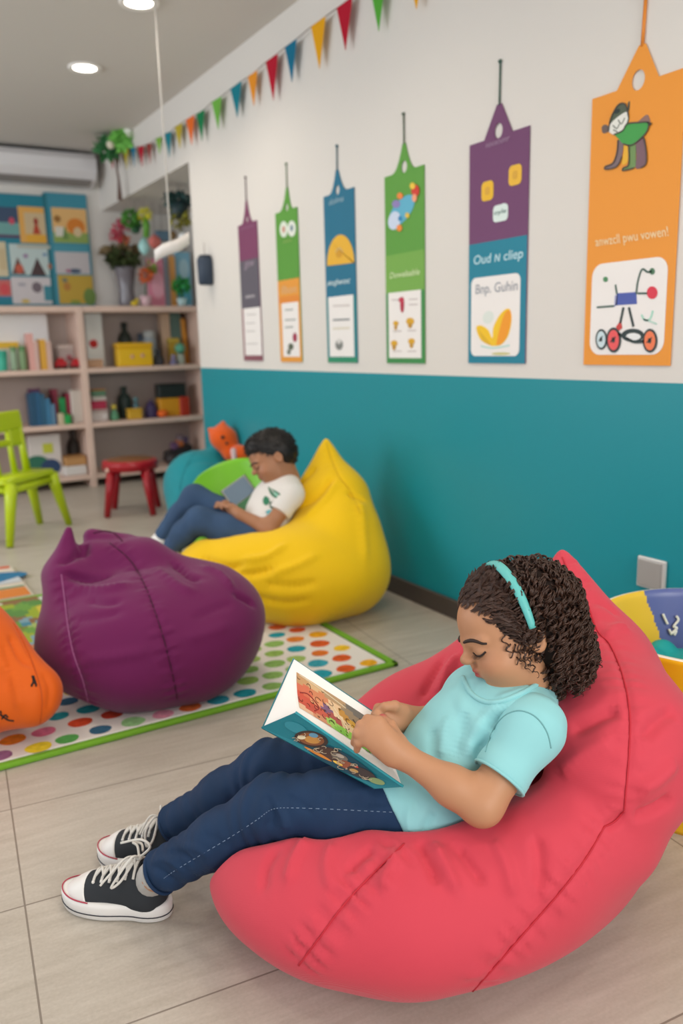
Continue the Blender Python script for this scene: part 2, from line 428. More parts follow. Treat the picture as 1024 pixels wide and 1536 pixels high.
slab('ceiling', [(X0-.1, NX+.1, Y0-.1, YB+.1, ZC, ZC+.1)], M_ceil)
slab('wall_right', [(WX, NX+.1, Y0, YN, 0, ZC), (NX, NX+.1, YN, YB, 0, ZC), (WX, NX, YN, YB, 2.02, ZC)], M_wall)
slab('wall_back', [(X0-.1, NX+.1, YB, YB+.1, 0, ZC)], M_white)
slab('wall_left', [(X0-.1, X0, Y0, YB, 0, .7), (X0-.1, X0, Y0, YB, 2.25, ZC), (X0-.1, X0, Y0, -1.6, .7, 2.25), (X0-.1, X0, 2.2, 3.0, .7, 2.25), (X0-.1, X0, 5.6, YB, .7, 2.25)], M_white)
slab('wall_front', [(X0-.1, NX, Y0-.1, Y0, 0, .35), (X0-.1, NX, Y0-.1, Y0, 2.3, ZC), (X0-.1, -2.0, Y0-.1, Y0, .35, 2.3), (1.6, NX, Y0-.1, Y0, .35, 2.3)], M_white)
M_base = mat('dark_skirting', '#4A423E', .45, .4)
b = MB(); b.box((WX-.007, (Y0+YN)/2, .036), (.007, (YN-Y0)/2, .036), bev=.003); b.build('baseboard_right', M_base, kind='structure')
# ---- downlights
M_lamp = mat('lamp_diffuser', '#FFF6E8', .5, emit=9.); M_rim = mat('lamp_rim', '#F2EFEA', .4)
for i, (lx, ly, lab) in enumerate(((1.236, 4.53, 'round white recessed ceiling light, whole and farther from the camera'), (1.232, 3.62, 'round white recessed ceiling light cut by the top edge of the photo'))):
    t = thing('ceiling_light', lab, 'light', (lx, ly, ZC-.012), 'recessed ceiling lights')
    MB().lathe([(.058, ZC-.006), (.078, ZC-.012), (.082, ZC-.008), (.082, ZC), (.055, ZC)], (lx, ly, 0)).build('rim', M_rim, t)
    MB().lathe([(.0, ZC-.006), (.059, ZC-.006), (.059, ZC-.001)], (lx, ly, 0)).build('diffuser', M_lamp, t)
# ---- air conditioner on the back wall
M_ac = mat('ac_white_plastic', '#DDDBDD', .35); M_dark = mat('vent_dark', '#3B3937', .6)
t = thing('air_conditioner', 'long white wall air conditioner high on the back wall under the ceiling', 'air conditioner', (1.2, YB, 2.16))
P = [(0, 2.165), (.12, 2.165), (.2, 2.205), (.24, 2.25), (.245, 2.33), (.21, 2.372), (0, 2.375)]
MB().prism([(-y, z) for y, z in P][::-1], ((.55, YB-.001, 0), (0, 1, 0), (0, 0, 1), (1, 0, 0)), 1.19, smooth=False).build('housing', M_ac, t)
MB().box((1.14, YB-.11, 2.378), (.5, .075, .006), bev=.002).build('intake_grille', M_dark, t)
MB().box((1.15, YB-.165, 2.180), (.56, .035, .006), R=rx(-.45), bev=.002).build('louver', mat('louver_grey', '#8A8583', .5), t)
# ---- switch plate
c = onx(979, 860, WX)
t = thing('wall_switch', 'square brushed silver switch plate on the teal wall', 'switch', (WX, c[1], c[2]-.045))
MB().box((WX-.006, c[1], c[2]), (.006, .045, .043), bev=.003).build('plate', mat('switch_silver_rim', '#D6D5D3', .3, metal=.3), t)
MB().box((WX-.0135, c[1]+.001, c[2]), (.003, .038, .036), bev=.002).build('rocker', mat('switch_grey_face', '#A3A09D', .4, metal=.2), t)
# ================================================================= hanging tags, bunting, posters
M_card = mat('printed_card', '#FFFFFF', .5, .35, attr='Col')
M_print = mat('print_ink', '#FFFFFF', .5, .35, attr='Col')
def ink(c): return mat('ink_'+c.strip('#'), c, .5, .35)
class Wallp:
    "flat work on the right wall, drawn in wall metres (u towards the camera, v up)"
    def __init__(s, X): s.X = X; s.M = ((X, 0, 0), (0, -1, 0), (0, 0, 1), (-1, 0, 0))
    def p(s, x, y): q = onx(x, y, WX-.004); return (-q[1], q[2])
    def pts(s, L): return [s.p(*q) for q in L]
def orient(P): 
    a = sum(P[i-1][0]*P[i][1]-P[i][0]*P[i-1][1] for i in range(len(P)))
    return P if a > 0 else P[::-1]
WP = Wallp(WX)
def layer(k): return ((WX-.005-.0007*k, 0, 0), (0, -1, 0), (0, 0, 1), (-1, 0, 0))
def flat(mb, P, k, col): mb.color(col).prism(orient(P), layer(k), .0006); return mb
def stroke(mb, L, w, k, col):
    "thin printed line through wall points"
    P = [A(q) for q in L]; n = len(P); T = [nrm(P[min(i+1, n-1)]-P[max(i-1, 0)]) for i in range(n)]
    for i in range(n-1):
        a, b = A([-T[i][1], T[i][0]])*w/2, A([-T[i+1][1], T[i+1][0]])*w/2
        flat(mb, [tuple(P[i]-a), tuple(P[i+1]-b), tuple(P[i+1]+b), tuple(P[i]+a)], k, col)
def ell(x, y, rx_, ry_, rot=0, n=24):
    "ellipse given in image pixels, carried to the wall"
    L = []
    for i in range(n):
        a = 2*math.pi*i/n; dx, dy = rx_*math.cos(a), ry_*math.sin(a)
        L.append((x+dx*math.cos(rot)-dy*math.sin(rot), y+dx*math.sin(rot)+dy*math.cos(rot)))
    return WP.pts(L)
def curve_px(L, n=6): return [WP.p(q[0], q[1]) for q in catmull([A([x, y, 0]) for x, y in L], n)]
def wall_text(txt, x0, y0, x1, y1, hpx, k, col, par, shear=.2, bold=.0, name='lettering'):
    "text whose baseline runs from image point 0 to image point 1"
    a, b = WP.p(x0, y0), WP.p(x1, y1); h = WP.p(x0, y0-hpx)[1]-a[1]
    M = layer(k); o = A(M[0])+A(M[1])*a[0]+A(M[2])*((a[1]+b[1])/2)
    return text_mesh(txt, (o, M[1], M[2], M[3]), b[0]-a[0], h, .0006, shear, name, ink(col), par, bold)
def hang_tag(lab, L, R, top, bot, apex, stop, hole, hr, panels, string_col, curved, panel=None, panel_r=0, sw=.003, neck=(.27, .72)):
    "L,R: image x of the edges at mid height; the rest in pixels"
    ym = (top+bot)/2; u0, u1 = WP.p(L, ym)[0], WP.p(R, ym)[0]; xm = (L+R)/2
    z1, z0 = WP.p(xm, top)[1], WP.p(xm, bot)[1]; ua, za = WP.p(*apex); w = u1-u0; us = WP.p(*stop)
    t = thing('hanging_tag', lab, 'wall tag', (WX, -(u0+u1)/2, z0), 'giant paper tags along the wall')
    na, nb = u0+neck[0]*w, u0+neck[1]*w; hu, hz = WP.p(*hole)
    if curved:
        lft = [(na-.09*w+q*(ua-.035*w-na+.09*w), z1+(za-z1)*q**2.3) for q in np.linspace(0, 1, 9)]
        rgt = [(nb+.09*w+q*(ua+.035*w-nb-.09*w), z1+(za-z1)*q**2.3) for q in np.linspace(0, 1, 9)][::-1]
    else: lft = [(na, z1), (ua-.01, za)]; rgt = [(ua+.01, za), (nb, z1)]
    hc = circ(hu, hz, hr, hr*1.15, 20, math.pi/2, math.pi/2-2*math.pi+1e-3)
    out = [(u0, z0), (u1, z0), (u1, z1)]+rgt[::-1]+[(ua, za+.001)]+hc+[(ua, za+.001)]+lft[::-1]+[(u0, z1)]
    mb = MB().color(panels[0]); mb.prism(out, ((WX-.002, 0, 0), (0, -1, 0), (0, 0, 1), (-1, 0, 0)), .003); mb.build('card', M_card, t, usecol=True)
    for kp, (y0, y1, col, ins) in enumerate(panels[1]):
        m2 = MB(); flat(m2, [(u0+ins*w, WP.p(xm, y1)[1]), (u1-ins*w, WP.p(xm, y1)[1]), (u1-ins*w, WP.p(xm, y0)[1]), (u0+ins*w, WP.p(xm, y0)[1])], .3*kp, col); m2.build('colour_panel', M_card, t, usecol=True)
    if panel:
        a = WP.p(panel[0], (panel[1]+panel[3])/2)[0]; c = WP.p(panel[2], (panel[1]+panel[3])/2)[0]; zt = WP.p(xm, panel[1])[1]; zb = WP.p(xm, panel[3])[1]
        m2 = MB(); flat(m2, rrect(a, zb, c, zt, panel_r) if panel_r else [(a, zb), (c, zb), (c, zt), (a, zt)], 1, '#EDE9E6'); m2.build('picture_panel', M_card, t, usecol=True)
    MB().tube([(WX-.004, -ua, za-.004), (WX-.004, -us[0], us[1])], sw, 6).build('string', ink(string_col), t)
    MB().ball((WX-.005, -us[0], us[1]), sw*2).build('pin', ink(string_col), t)
    return t
# 1 plum and grey
t = hang_tag('small plum and grey hanging tag, farthest along the wall', 361.5, 389.5, 333, 541, (369, 301), (368, 266), (370.5, 329), .012,
    ('#7B3F62', [(389, 462, '#5F5B66', 0), (462, 541, '#8A5560', 0)]), '#5E4A52', True, (367, 462, 392, 533))
wall_text('gow', 367.5, 405, 382, 403, 12, 1, '#A695A5', t); wall_text('ionn', 369, 448, 382, 446, 6, 1, '#D9D3D6', t); wall_text('nicooinn', 361, 345, 381, 341, 4, 1, '#94698A', t)
m = MB()
for y in (472, 485, 497, 516): stroke(m, [WP.p(370, y), WP.p(387-(y % 3)*2, y-.5)], .004, 2, '#B3AEAC')
m.build('printed_lines', M_print, t, usecol=True)
# 2 green over orange
t = hang_tag('narrow green and orange hanging tag', 417, 449.5, 314, 542.5, (430, 281), (429, 246), (430, 311), .014,
    ('#5A9A3C', [(419, 543, '#E39A3C', 0), (444, 454, '#E08A35', .02)]), '#6F8265', True, (424, 454, 449, 535))
m = MB(); flat(m, ell(426, 344, 6, 12), 1, '#DDE6DA'); flat(m, ell(438, 343, 6, 12), 1, '#E3E8E0'); flat(m, ell(426, 344, 2, 5), 2, '#C98A76'); flat(m, ell(438, 342, 2, 5), 2, '#6E8C9A')
flat(m, ell(443, 506, 3.2, 7), 3, '#A02B4C'); flat(m, ell(437, 520, 4, 5), 3, '#55604F'); flat(m, ell(434, 528, 2.5, 4), 3, '#55604F')
for y in (465, 480, 491): stroke(m, [WP.p(428, y), WP.p(444-(y % 2)*4, y-.6)], .006, 2, '#8E9690')
m.build('illustration', M_print, t, usecol=True); wall_text('llbon', 422.5, 441, 445, 439, 12, 1, '#D8B48A', t); wall_text('ohono', 425, 364, 438, 363, 5, 1, '#9DBB6A', t)
# 3 blue with yellow dome
t = hang_tag('blue hanging tag with a yellow dome', 488.5, 533.5, 287, 544, (505, 255), (505, 219), (506, 285), .016,
    ('#1D6E8C', [(445, 544, '#1F7F86', 0), (536, 544, '#2C8C68', 0)]), '#31606F', True, (494, 444, 531, 535))
m = MB(); L = [WP.p(491, 397+2)]+[WP.p(511.5-20.5*math.cos(a), 396-44*math.sin(a)) for a in np.linspace(0, math.pi, 20)]+[WP.p(532, 394)]
flat(m, L, 1, '#E5B135'); flat(m, ell(509, 381, 5, 6), 2, '#D39A2A'); stroke(m, curve_px([(504, 378), (510, 372), (515, 378)]), .004, 3, '#C9B78A')
flat(m, ell(509.5, 517, 5.5, 8), 3, '#7F827F'); flat(m, ell(509.5, 512, 3, 4), 4, '#D6D4D0')
for y, c_ in ((459, '#CFC8C4'), (480, '#8A8C8E'), (493, '#D9D2C0')): stroke(m, [WP.p(500, y), WP.p(525, y-1)], .008, 2, c_)
m.build('illustration', M_print, t, usecol=True); wall_text('ʍqlwoc', 491, 431, 526, 428, 11, 1, '#CFE3E6', t, bold=.01); wall_text('dolms', 494, 308, 516, 302, 9, 1, '#9DBBC8', t)
# 4 green with frog-like blob
t = hang_tag('green hanging tag with a pale blue splash of paint and gold shapes', 578.5, 636.5, 256, 545, (605.6, 215), (605, 171), (606, 250), .018,
    ('#5B9A3D', [(379, 437, '#74A84A', 0), (437, 545, '#3C8A4C', 0)]), '#4E5E4A', True, (583.5, 437, 632, 537))
m = MB(); flat(m, ell(603, 316, 28, 13, -.95), 1, '#5FAFCB'); flat(m, ell(592, 331, 9, 14, .2), 2, '#C9D6EA'); flat(m, ell(595, 306, 6, 6), 3, '#8C7FB8'); flat(m, ell(601, 294, 4.5, 5), 4, '#E9853F')
flat(m, ell(624, 286, 6, 9), 4, '#CC3B2E'); flat(m, ell(620, 279, 4, 5), 5, '#E8C342'); flat(m, ell(623, 297, 3.5, 6), 5, '#EFA07A'); flat(m, ell(600, 342, 4, 5), 4, '#EE8A3A'); flat(m, ell(612, 323, 3, 4), 4, '#E5C04A'); flat(m, ell(601, 328, 3, 4), 3, '#2F86B8')
flat(m, ell(604, 457, 3, 12), 3, '#B33049'); flat(m, ell(603, 450, 4, 4), 4, '#C23A52')
for x, y, r in ((594.5, 485, 4), (616, 482, 6), (592, 515, 5), (618, 512, 5)): flat(m, ell(x, y, r, r*.9), 3, '#D9A72C'); flat(m, ell(x, y+6, r*.5, 4), 4, '#C08F2A')
for x0, y in ((588, 450), (614, 449), (614, 457), (590, 497), (612, 496), (590, 527), (612, 527)): stroke(m, [WP.p(x0, y), WP.p(x0+13, y-.4)], .004, 2, '#C3B9B6')
m.build('illustration', M_print, t, usecol=True); wall_text('Dowelsable', 585, 417, 630, 413, 9, 1, '#CFE0B0', t, bold=.01)
# 5 purple over blue
t = hang_tag('purple hanging tag with yellow squares over a blue leaf card', 703.5, 790.5, 204, 545, (748.6, 156), (750, 92), (747.5, 196), .019,
    ('#6E3F68', [(360, 545, '#167F97', 0)]), '#3F5B50', False, (707, 413, 780, 534), .022, neck=(.26, .73))
m = MB()
for x, y, c_ in ((731.5, 286.5, '#E8B92E'), (773, 262.5, '#E9B83A')):
    a = WP.p(x, y); flat(m, rrect(a[0]-.028, a[1]-.029, a[0]+.028, a[1]+.029, .015), 1, c_); flat(m, rrect(a[0]-.011, a[1]-.012, a[0]+.011, a[1]+.012, .008), 2, '#D8A53A')
a = WP.p(751, 320); flat(m, rrect(a[0]-.034, a[1]-.024, a[0]+.034, a[1]+.026, .014), 1, '#D9E9E4'); flat(m, ell(757, 308, 5, 3), 2, '#D9E9E4')
L = curve_px([(738, 519), (722, 510), (715, 492), (722, 488), (733, 495), (739, 507), (741, 490), (752, 470), (764, 463), (768, 478), (763, 503), (752, 517), (738, 519)]); flat(m, L, 2, '#F2C521')
flat(m, curve_px([(745, 517), (750, 495), (758, 470), (766, 466), (767, 482), (761, 504), (752, 516), (745, 517)]), 3, '#F09B22'); flat(m, curve_px([(718, 493), (726, 503), (738, 517), (726, 512), (718, 493)]), 3, '#E0B322')
flat(m, ell(733, 476, 8, 10, .4), 2, '#DCE3DC'); stroke(m, curve_px([(722, 519), (740, 522), (765, 518)]), .006, 2, '#BFDCD3'); flat(m, ell(752, 530.5, 14, 2.2), 2, '#C9C48A')
m.build('illustration', M_print, t, usecol=True)
wall_text('noosoonr', 729, 221, 765, 212, 6, 1, '#A88AA6', t); wall_text('Oud ɴ cliep', 711, 402, 785, 391, 18, 1, '#B9DDE6', t, .12, .012); wall_text('Bnp. Guhin', 714, 446, 777, 440, 19, 2, '#9A9EA6', t, .05, .008); wall_text('oyle', 742, 325, 760, 321, 9, 2, '#5E7F78', t, .1, .01)
# 6 orange
t = hang_tag('large orange hanging tag with a drawn animal and a wheeled cart', 882, 1016, 128, 548, (963, 67), (968.5, -8), (957, 120), .021,
    ('#E8952F', []), '#DB8633', False, (887, 390, 999, 532), .035, sw=.0045, neck=(.285, .73))
m = MB()
flat(m, curve_px([(914, 197), (917, 178), (928, 158), (939, 157), (944, 176), (940, 190), (927, 201), (914, 197)]), 1, '#4F5B49')
flat(m, curve_px([(942, 160), (943, 153), (945, 153), (944, 165), (940, 170)]), 1, '#4A5045'); flat(m, curve_px([(913, 198), (905, 200), (903, 191), (908, 187), (914, 190)]), 1, '#6A5A55')
flat(m, curve_px([(914, 198), (916, 187), (927, 176), (941, 168), (942, 180), (934, 196), (922, 202), (914, 198)]), 2, '#E4E4DC')
for q in ([(920, 188), (926, 193), (930, 186)], [(928, 180), (933, 186), (938, 177)], [(921, 195), (927, 198)]): stroke(m, curve_px(q, 4), .003, 3, '#7C8078')
flat(m, ell(926, 167, 5, 3, -.5), 3, '#23302F'); 
flat(m, curve_px([(922, 202), (935, 196), (942, 186), (960, 184), (973, 184), (972, 196), (962, 208), (948, 218), (936, 216), (928, 208), (922, 202)]), 2, '#3F9B48')
flat(m, curve_px([(948, 186), (958, 182), (971, 172), (975, 185), (960, 186), (948, 186)]), 1, '#8B6A62')
flat(m, curve_px([(928, 210), (935, 214), (933, 235), (926, 250), (910, 254), (909, 250), (920, 245), (926, 230), (928, 210)]), 1, '#7C6A6E')
flat(m, curve_px([(944, 216), (953, 216), (954, 235), (952, 252), (936, 256), (936, 252), (944, 246), (944, 216)]), 1, '#6F8F55')
flat(m, curve_px([(954, 216), (966, 206), (970, 225), (970, 245), (962, 252), (954, 252), (955, 235), (954, 216)]), 1, '#7A5C66'); flat(m, curve_px([(936, 216), (943, 218), (943, 240), (937, 247), (933, 244), (936, 230)]), 1, '#E7B02E')
for q in ([(914, 197), (917, 178), (928, 158), (939, 157), (944, 176)], [(922, 202), (935, 196), (942, 186), (960, 184), (973, 184), (972, 196), (962, 208), (948, 218), (936, 216)], [(928, 210), (926, 230), (920, 245), (909, 250), (910, 254), (926, 250), (934, 235)], [(944, 218), (944, 246), (936, 252), (936, 256), (952, 252)], [(966, 206), (970, 225), (970, 245), (962, 252)], [(972, 184), (978, 186), (974, 188)]): stroke(m, curve_px(q, 5), .0035, 4, '#4A423A')
m.build('animal_drawing', M_print, t, usecol=True)
m = MB(); flat(m, WP.pts([(924, 458), (956, 456), (955, 438), (926, 440)]), 2, '#4A5AA8'); flat(m, WP.pts([(922, 460), (926, 458), (927, 442), (923, 443)]), 2, '#9A9CC6')
D_ = '#2A3A3A'
for q in ([(896, 461), (922, 459)], [(926, 441), (924, 427)], [(955, 441), (958, 420), (964, 404), (972, 408), (979, 407)], [(957, 440), (972, 440)]): stroke(m, curve_px(q, 4), .005, 3, '#3E5D52')
for q in ([(936, 461), (931, 485)], [(944, 461), (951, 490)]): stroke(m, curve_px(q, 4), .007, 3, D_)
flat(m, WP.pts([(932, 480), (934, 492), (927, 498), (925, 490)]), 3, '#C8413C')
flat(m, ell(979, 439, 8, 9.5), 3, '#D9364A'); flat(m, ell(909, 419, 3.5, 4), 3, '#4E8A5C'); flat(m, ell(979, 407, 4, 5), 3, '#4E7A5C')
for x, y, rx_, ry_, ci, co in ((921.5, 510, 11, 19, '#E8585A', D_), (976, 511, 11, 18, '#EC7A4E', D_), (903, 509, 8.5, 15.5, '#C9DCE2', D_)):
    flat(m, ell(x, y, rx_, ry_), 4, co); flat(m, ell(x, y, rx_*.74, ry_*.8), 5, ci); flat(m, ell(x, y, rx_*.22, ry_*.22), 6, co); stroke(m, [WP.p(x-rx_*.4, y+3), WP.p(x+rx_*.3, y-5)], .003, 6, co)
flat(m, ell(950, 503, 17, 10), 3, D_); flat(m, ell(951, 505, 11, 5.5), 4, '#E6E9E8'); stroke(m, curve_px([(928, 500), (950, 512), (968, 512)]), .008, 4, D_)
stroke(m, curve_px([(963, 472), (968, 480), (976, 478), (980, 466)]), .005, 3, '#A9DCC9'); stroke(m, curve_px([(966, 479), (976, 482), (986, 486)]), .004, 3, '#B7D8CB')
m.build('cart_drawing', M_print, t, usecol=True)
wall_text('anwzcll pwu vowen!', 893, 374, 1003, 359, 18, 1, '#F4D9A8', t, -.25, .006)
# ---- bunting
YEL, RED, BLU, GRN, TEA, LIM, ORA, OLI = '#E0A21E', '#B01F33', '#1C6E8E', '#1E7A4C', '#1F7D8C', '#7FB044', '#E2912E', '#B5A233'
fl = [(75, 460, 512, 15, RED), (94, 456, 510, 13, '#5A4A3C'), (117, 450, 512, 16, OLI), (140, 445, 506, 13, BLU), (163, 441, 506, 18, RED), (188, 433, 497, 15, '#8E3A35'), (217, 415, 467, 17, LIM), (245, 400, 478, 20, TEA), (277, 376, 452, 22, OLI), (312, 354, 440, 25, '#DD6A2B'), (343, 337, 428, 25, GRN), (392, 299, 393, 29, '#6FB04A'), (450, 256, 357, 33, TEA), (500, 222, 322, 28, ORA), (558, 174, 305, 36, RED), (615, 130, 250, 35, BLU), (698, 65, 210, 43, YEL), (777, 8, 153, 47, RED), (878, -50, 95, 45, '#55A63C'), (993, -100, 28, 50, YEL)]
t = thing('bunting', 'multicoloured pennant bunting strung high along the white wall', 'bunting', (WX-.03, 3.8, 2.05))
SXp = WX-.03
def bp(zx, zy): q = onx(130+zx*.498, zy*.498, SXp); return q
line = []
for x, y0, y1, w, c_ in fl:
    sl = -.72 if x > 400 else (-.6 if x > 250 else -.33)
    a, b_, tip = bp(x-w/2, y0-sl*w/2), bp(x+w/2, y0+sl*w/2), bp(x+w*.02, y1)
    tip[1] = (a[1]+b_[1])/2; zz = (a[2]+b_[2])/2; line += [a, b_]
    mb = MB().color(c_); V = [a, b_, tip, a+A([-.002, 0, 0]), b_+A([-.002, 0, 0]), tip+A([-.002, 0, 0])]
    mb.add(V, [(0, 1, 2), (5, 4, 3), (0, 3, 4, 1), (1, 4, 5, 2), (2, 5, 3, 0)], False); mb.build('flag', mat('bunting_felt', '#FFFFFF', .85, .1, attr='Col'), t, usecol=True)
line = [line[0]+A([.02, .25, .03])]+line+[line[-1]+A([.01, -.5, .12])]
line[0][0] = SXp; line[-1][0] = SXp
MB().tube(line, .0022, 6).build('cord', ink('#6B5A50'), t)
# ---- display board and posters on the back wall
def bk(x, y, d=0): return ony(x, y, YB-.004-d)
def bbox_bk(x0, y0, x1, y1):
    a = bk((x0), (y0+y1)/2); b_ = bk(x1, (y0+y1)/2); xm = (x0+x1)/2; return a[0], bk(xm, y1)[2], b_[0], bk(xm, y0)[2]
t = thing('display_board', 'teal display board full of posters on the back wall', 'board', (1.3, YB, 1.35))
for x0, x1, c_ in ((-40, 72, '#1F7F93'), (72.5, 135, '#3E8EA3')):
    a = bbox_bk(x0, 291, x1, 455); MB().box(((a[0]+a[2])/2, YB-.011, (1.30+a[3])/2), ((a[2]-a[0])/2, .01, (a[3]-1.30)/2), bev=.003).build('board_panel', ink(c_), t)
a = bbox_bk(70, 291, 75, 455); MB().box(((a[0]+a[2])/2, YB-.012, (1.30+a[3])/2), (.012, .012, (a[3]-1.30)/2), bev=.003).build('divider', ink('#1A6C7A'), t)
LBK = lambda k: ((0, YB-.021-.0012*k, 0), (1, 0, 0), (0, 0, 1), (0, -1, 0))
def poster(lab, x0, y0, x1, y1, col, deco):
    a = bbox_bk(x0, y0, x1, y1); w, h = a[2]-a[0], a[3]-a[1]
    t = thing('poster', lab, 'poster', ((a[0]+a[2])/2, YB-.021, a[1]), 'posters on the teal board')
    MB().color(col).prism([(a[0], a[1]), (a[2], a[1]), (a[2], a[3]), (a[0], a[3])], LBK(0), .001).build('sheet', M_card, t, usecol=True)
    mb = MB()
    for i, (kind, u, v, ru, rv, c_) in enumerate(deco):
        P = circ(a[0]+u*w, a[1]+v*h, ru*w, rv*h) if kind == 'e' else [(a[0]+(u-ru)*w, a[1]+(v-rv)*h), (a[0]+(u+ru)*w, a[1]+(v-rv)*h), (a[0]+(u+ru)*w, a[1]+(v+rv)*h), (a[0]+(u-ru)*w, a[1]+(v+rv)*h)]
        if kind == 't': P = [(a[0]+(u-ru)*w, a[1]+(v-rv)*h), (a[0]+(u+ru)*w, a[1]+(v-rv)*h), (a[0]+u*w, a[1]+(v+rv)*h)]
        mb.color(c_).prism(P, LBK(1+i*.15), .001)
    mb.build('artwork', M_print, t, usecol=True)
poster('dark navy poster with a red figure at the left edge of the board', -8, 311, 27.5, 357, '#3B4F6B', [('r', .5, .25, .5, .25, '#6FA3A0'), ('e', .7, .55, .12, .12, '#C84A62'), ('r', .5, .05, .5, .05, '#5A3C5E')])
poster('orange poster with a red robed figure', 28, 311, 71.5, 365, '#E2AA57', [('r', .55, .5, .36, .34, '#CDB68F'), ('r', .6, .12, .4, .12, '#E2A93A'), ('t', .58, .45, .14, .2, '#B8472C'), ('e', .58, .6, .08, .1, '#9C3A2C')])
poster('yellow orange poster with an orange arch and green plants', 78, 313, 130, 365, '#E3B675', [('r', .5, .15, .5, .15, '#8FA85A'), ('e', .66, .48, .26, .24, '#D9812E'), ('e', .15, .68, .1, .1, '#9A6B33'), ('e', .7, .32, .12, .14, '#D9C39A'), ('r', .18, .32, .12, .14, '#DCD8CC'), ('t', .34, .3, .1, .2, '#6F8F4E')])
poster('pale blue poster with two dark cone shapes', 14.5, 367, 76, 413, '#BFD0CE', [('t', .18, .3, .17, .28, '#6B4A42'), ('e', .2, .2, .1, .15, '#C45E48'), ('t', .65, .28, .2, .3, '#4C3A3C'), ('e', .38, .62, .06, .07, '#9A7FA2'), ('e', .85, .68, .06, .05, '#6C8CB2'), ('r', .6, .93, .4, .06, '#B7B8AC'), ('e', .95, .3, .05, .1, '#A56A4E')])
poster('cream poster strip at the left edge of the board', -8, 363, 10, 415, '#D5C7A6', [('r', .6, .5, .3, .3, '#CBB891')])
poster('pale grey poster with a teal heading', 82, 368, 133, 411, '#C6C0C2', [('r', .5, .88, .5, .12, '#4C97AA'), ('e', .55, .1, .18, .08, '#4A5C74'), ('e', .35, .1, .08, .06, '#A86A84')])
poster('white poster with a round dark picture, low on the board', 17, 416, 80, 456, '#D2CCCE', [('e', .6, .62, .12, .2, '#776C74'), ('r', .88, .4, .12, .28, '#3F8B9B'), ('e', .3, .1, .1, .08, '#D0B76A'), ('e', .25, .72, .1, .06, '#A9A6B0')])
poster('mustard yellow poster at the lower right of the board', 87, 413, 139, 456, '#C4A33F', [('e', .25, .6, .1, .14, '#B9803C'), ('e', .2, .82, .08, .08, '#7D7F6A'), ('e', .88, .25, .18, .3, '#6E8B45'), ('e', .45, .06, .15, .08, '#8C9A40')])
poster('red and pink poster at the lower left edge of the board', -8, 420, 16, 448, '#C96A66', [('e', .6, .5, .3, .3, '#D24F54'), ('r', .5, .06, .5, .07, '#3C7FA0')])
# ================================================================= shelf unit and everything on it
M_wood = mat('pale_pinkish_wood', '#DFC2B2', .5, .35, bump=.08, scale=30, var=.06, vscale=4); M_back = mat('shelf_back_board', '#BCACA4', .6, .3)
SY0, SY1 = 6.12, 6.47; SZ = [.075, .455, .85, 1.285]; BT = .0175
t = thing('shelf_unit', 'wide pale wooden open shelf unit standing against the back wall', 'shelf', (1.4, SY0, 0))
XL, XM, XR = .40, 1.492, 2.405
for z in SZ:
    MB().box(((XL+XR)/2, (SY0+SY1)/2, z), ((XR-XL)/2, (SY1-SY0)/2, BT if z < 1.2 else .021), bev=.003).build('shelf_board', M_wood, t)
for x, w in ((XL, .02), (XM, .023), (XR+.005, .026)):
    MB().box((x, (SY0+SY1)/2-.002, .652), (w, (SY1-SY0)/2+.002, .652), bev=.003).build('upright', M_wood, t)
MB().box(((XL+XR)/2, SY1+.005, .69), ((XR-XL)/2, .006, .60)).build('back_panel', M_back, t)
def sx(x, y, Y): return ony(x, y, Y)[0]
def shelf_top(lv): return SZ[lv]+(BT if lv < 3 else .021)
def span(x0, x1, yt, lv, Y):
    "image extent of an item standing on shelf level lv at distance Y -> x0, x1, height"
    zb = shelf_top(lv); yb = {0: 712, 1: 632, 2: 549, 3: 457}[lv]
    return sx(x0, (yt+yb)/2, Y), sx(x1, (yt+yb)/2, Y), max(ony((x0+x1)/2, yt, Y)[2]-zb, .01), zb
def books(rows, lv, Y, group, depth=.12):
    for x0, x1, yt, c_, lab, tilt in rows:
        a, b_, h, zb = span(x0, x1, yt, lv, Y); w = (b_-a)/2; cx = (a+b_)/2; R = ry(tilt)
        lift = abs(math.sin(tilt))*w
        t = thing('book', lab, 'book', (cx, Y, zb), group); C = A([cx, Y+depth/2, zb+h/2+lift])
        MB().box(C+R@A([-w+.0025, 0, 0]), (.0022, depth/2, h/2), R).box(C+R@A([w-.0025, 0, 0]), (.0022, depth/2, h/2), R).box(C+A([0, -depth/2, 0]), (w, .002, h/2), R, .0015).build('cover', P_(c_), t)
        MB().box(C+A([0, .003, 0]), (max(w-.005, .003), depth/2-.006, h/2-.006), R).build('pages', P_('#E9E4D8', .8), t)
def crate(name, lab, cat, x0, x1, yt, lv, Y, c_, d=.14, lid=None, deco=None, group=None):
    a, b_, h, zb = span(x0, x1, yt, lv, Y); cx = (a+b_)/2; w = (b_-a)/2
    t = thing(name, lab, cat, (cx, Y, zb), group)
    hl = h*.22 if lid else 0
    MB().box((cx, Y+d/2, zb+(h-hl)/2), (w, d/2, (h-hl)/2), bev=min(.008, w*.3)).build('body', P_(c_), t)
    if lid: MB().box((cx, Y+d/2, zb+h-hl/2), (w*1.03, d/2*1.03, hl/2), bev=min(.005, hl*.4)).build('lid', P_(lid), t)
    if deco:
        for nm, u, v, r, c2 in deco: MB().lathe([(0, .003), (r, .003), (r*1.05, 0)], (a+u*(b_-a), Y-.001, zb+v*h), rx(math.pi/2), 16).build(nm, P_(c2), t)
    return t
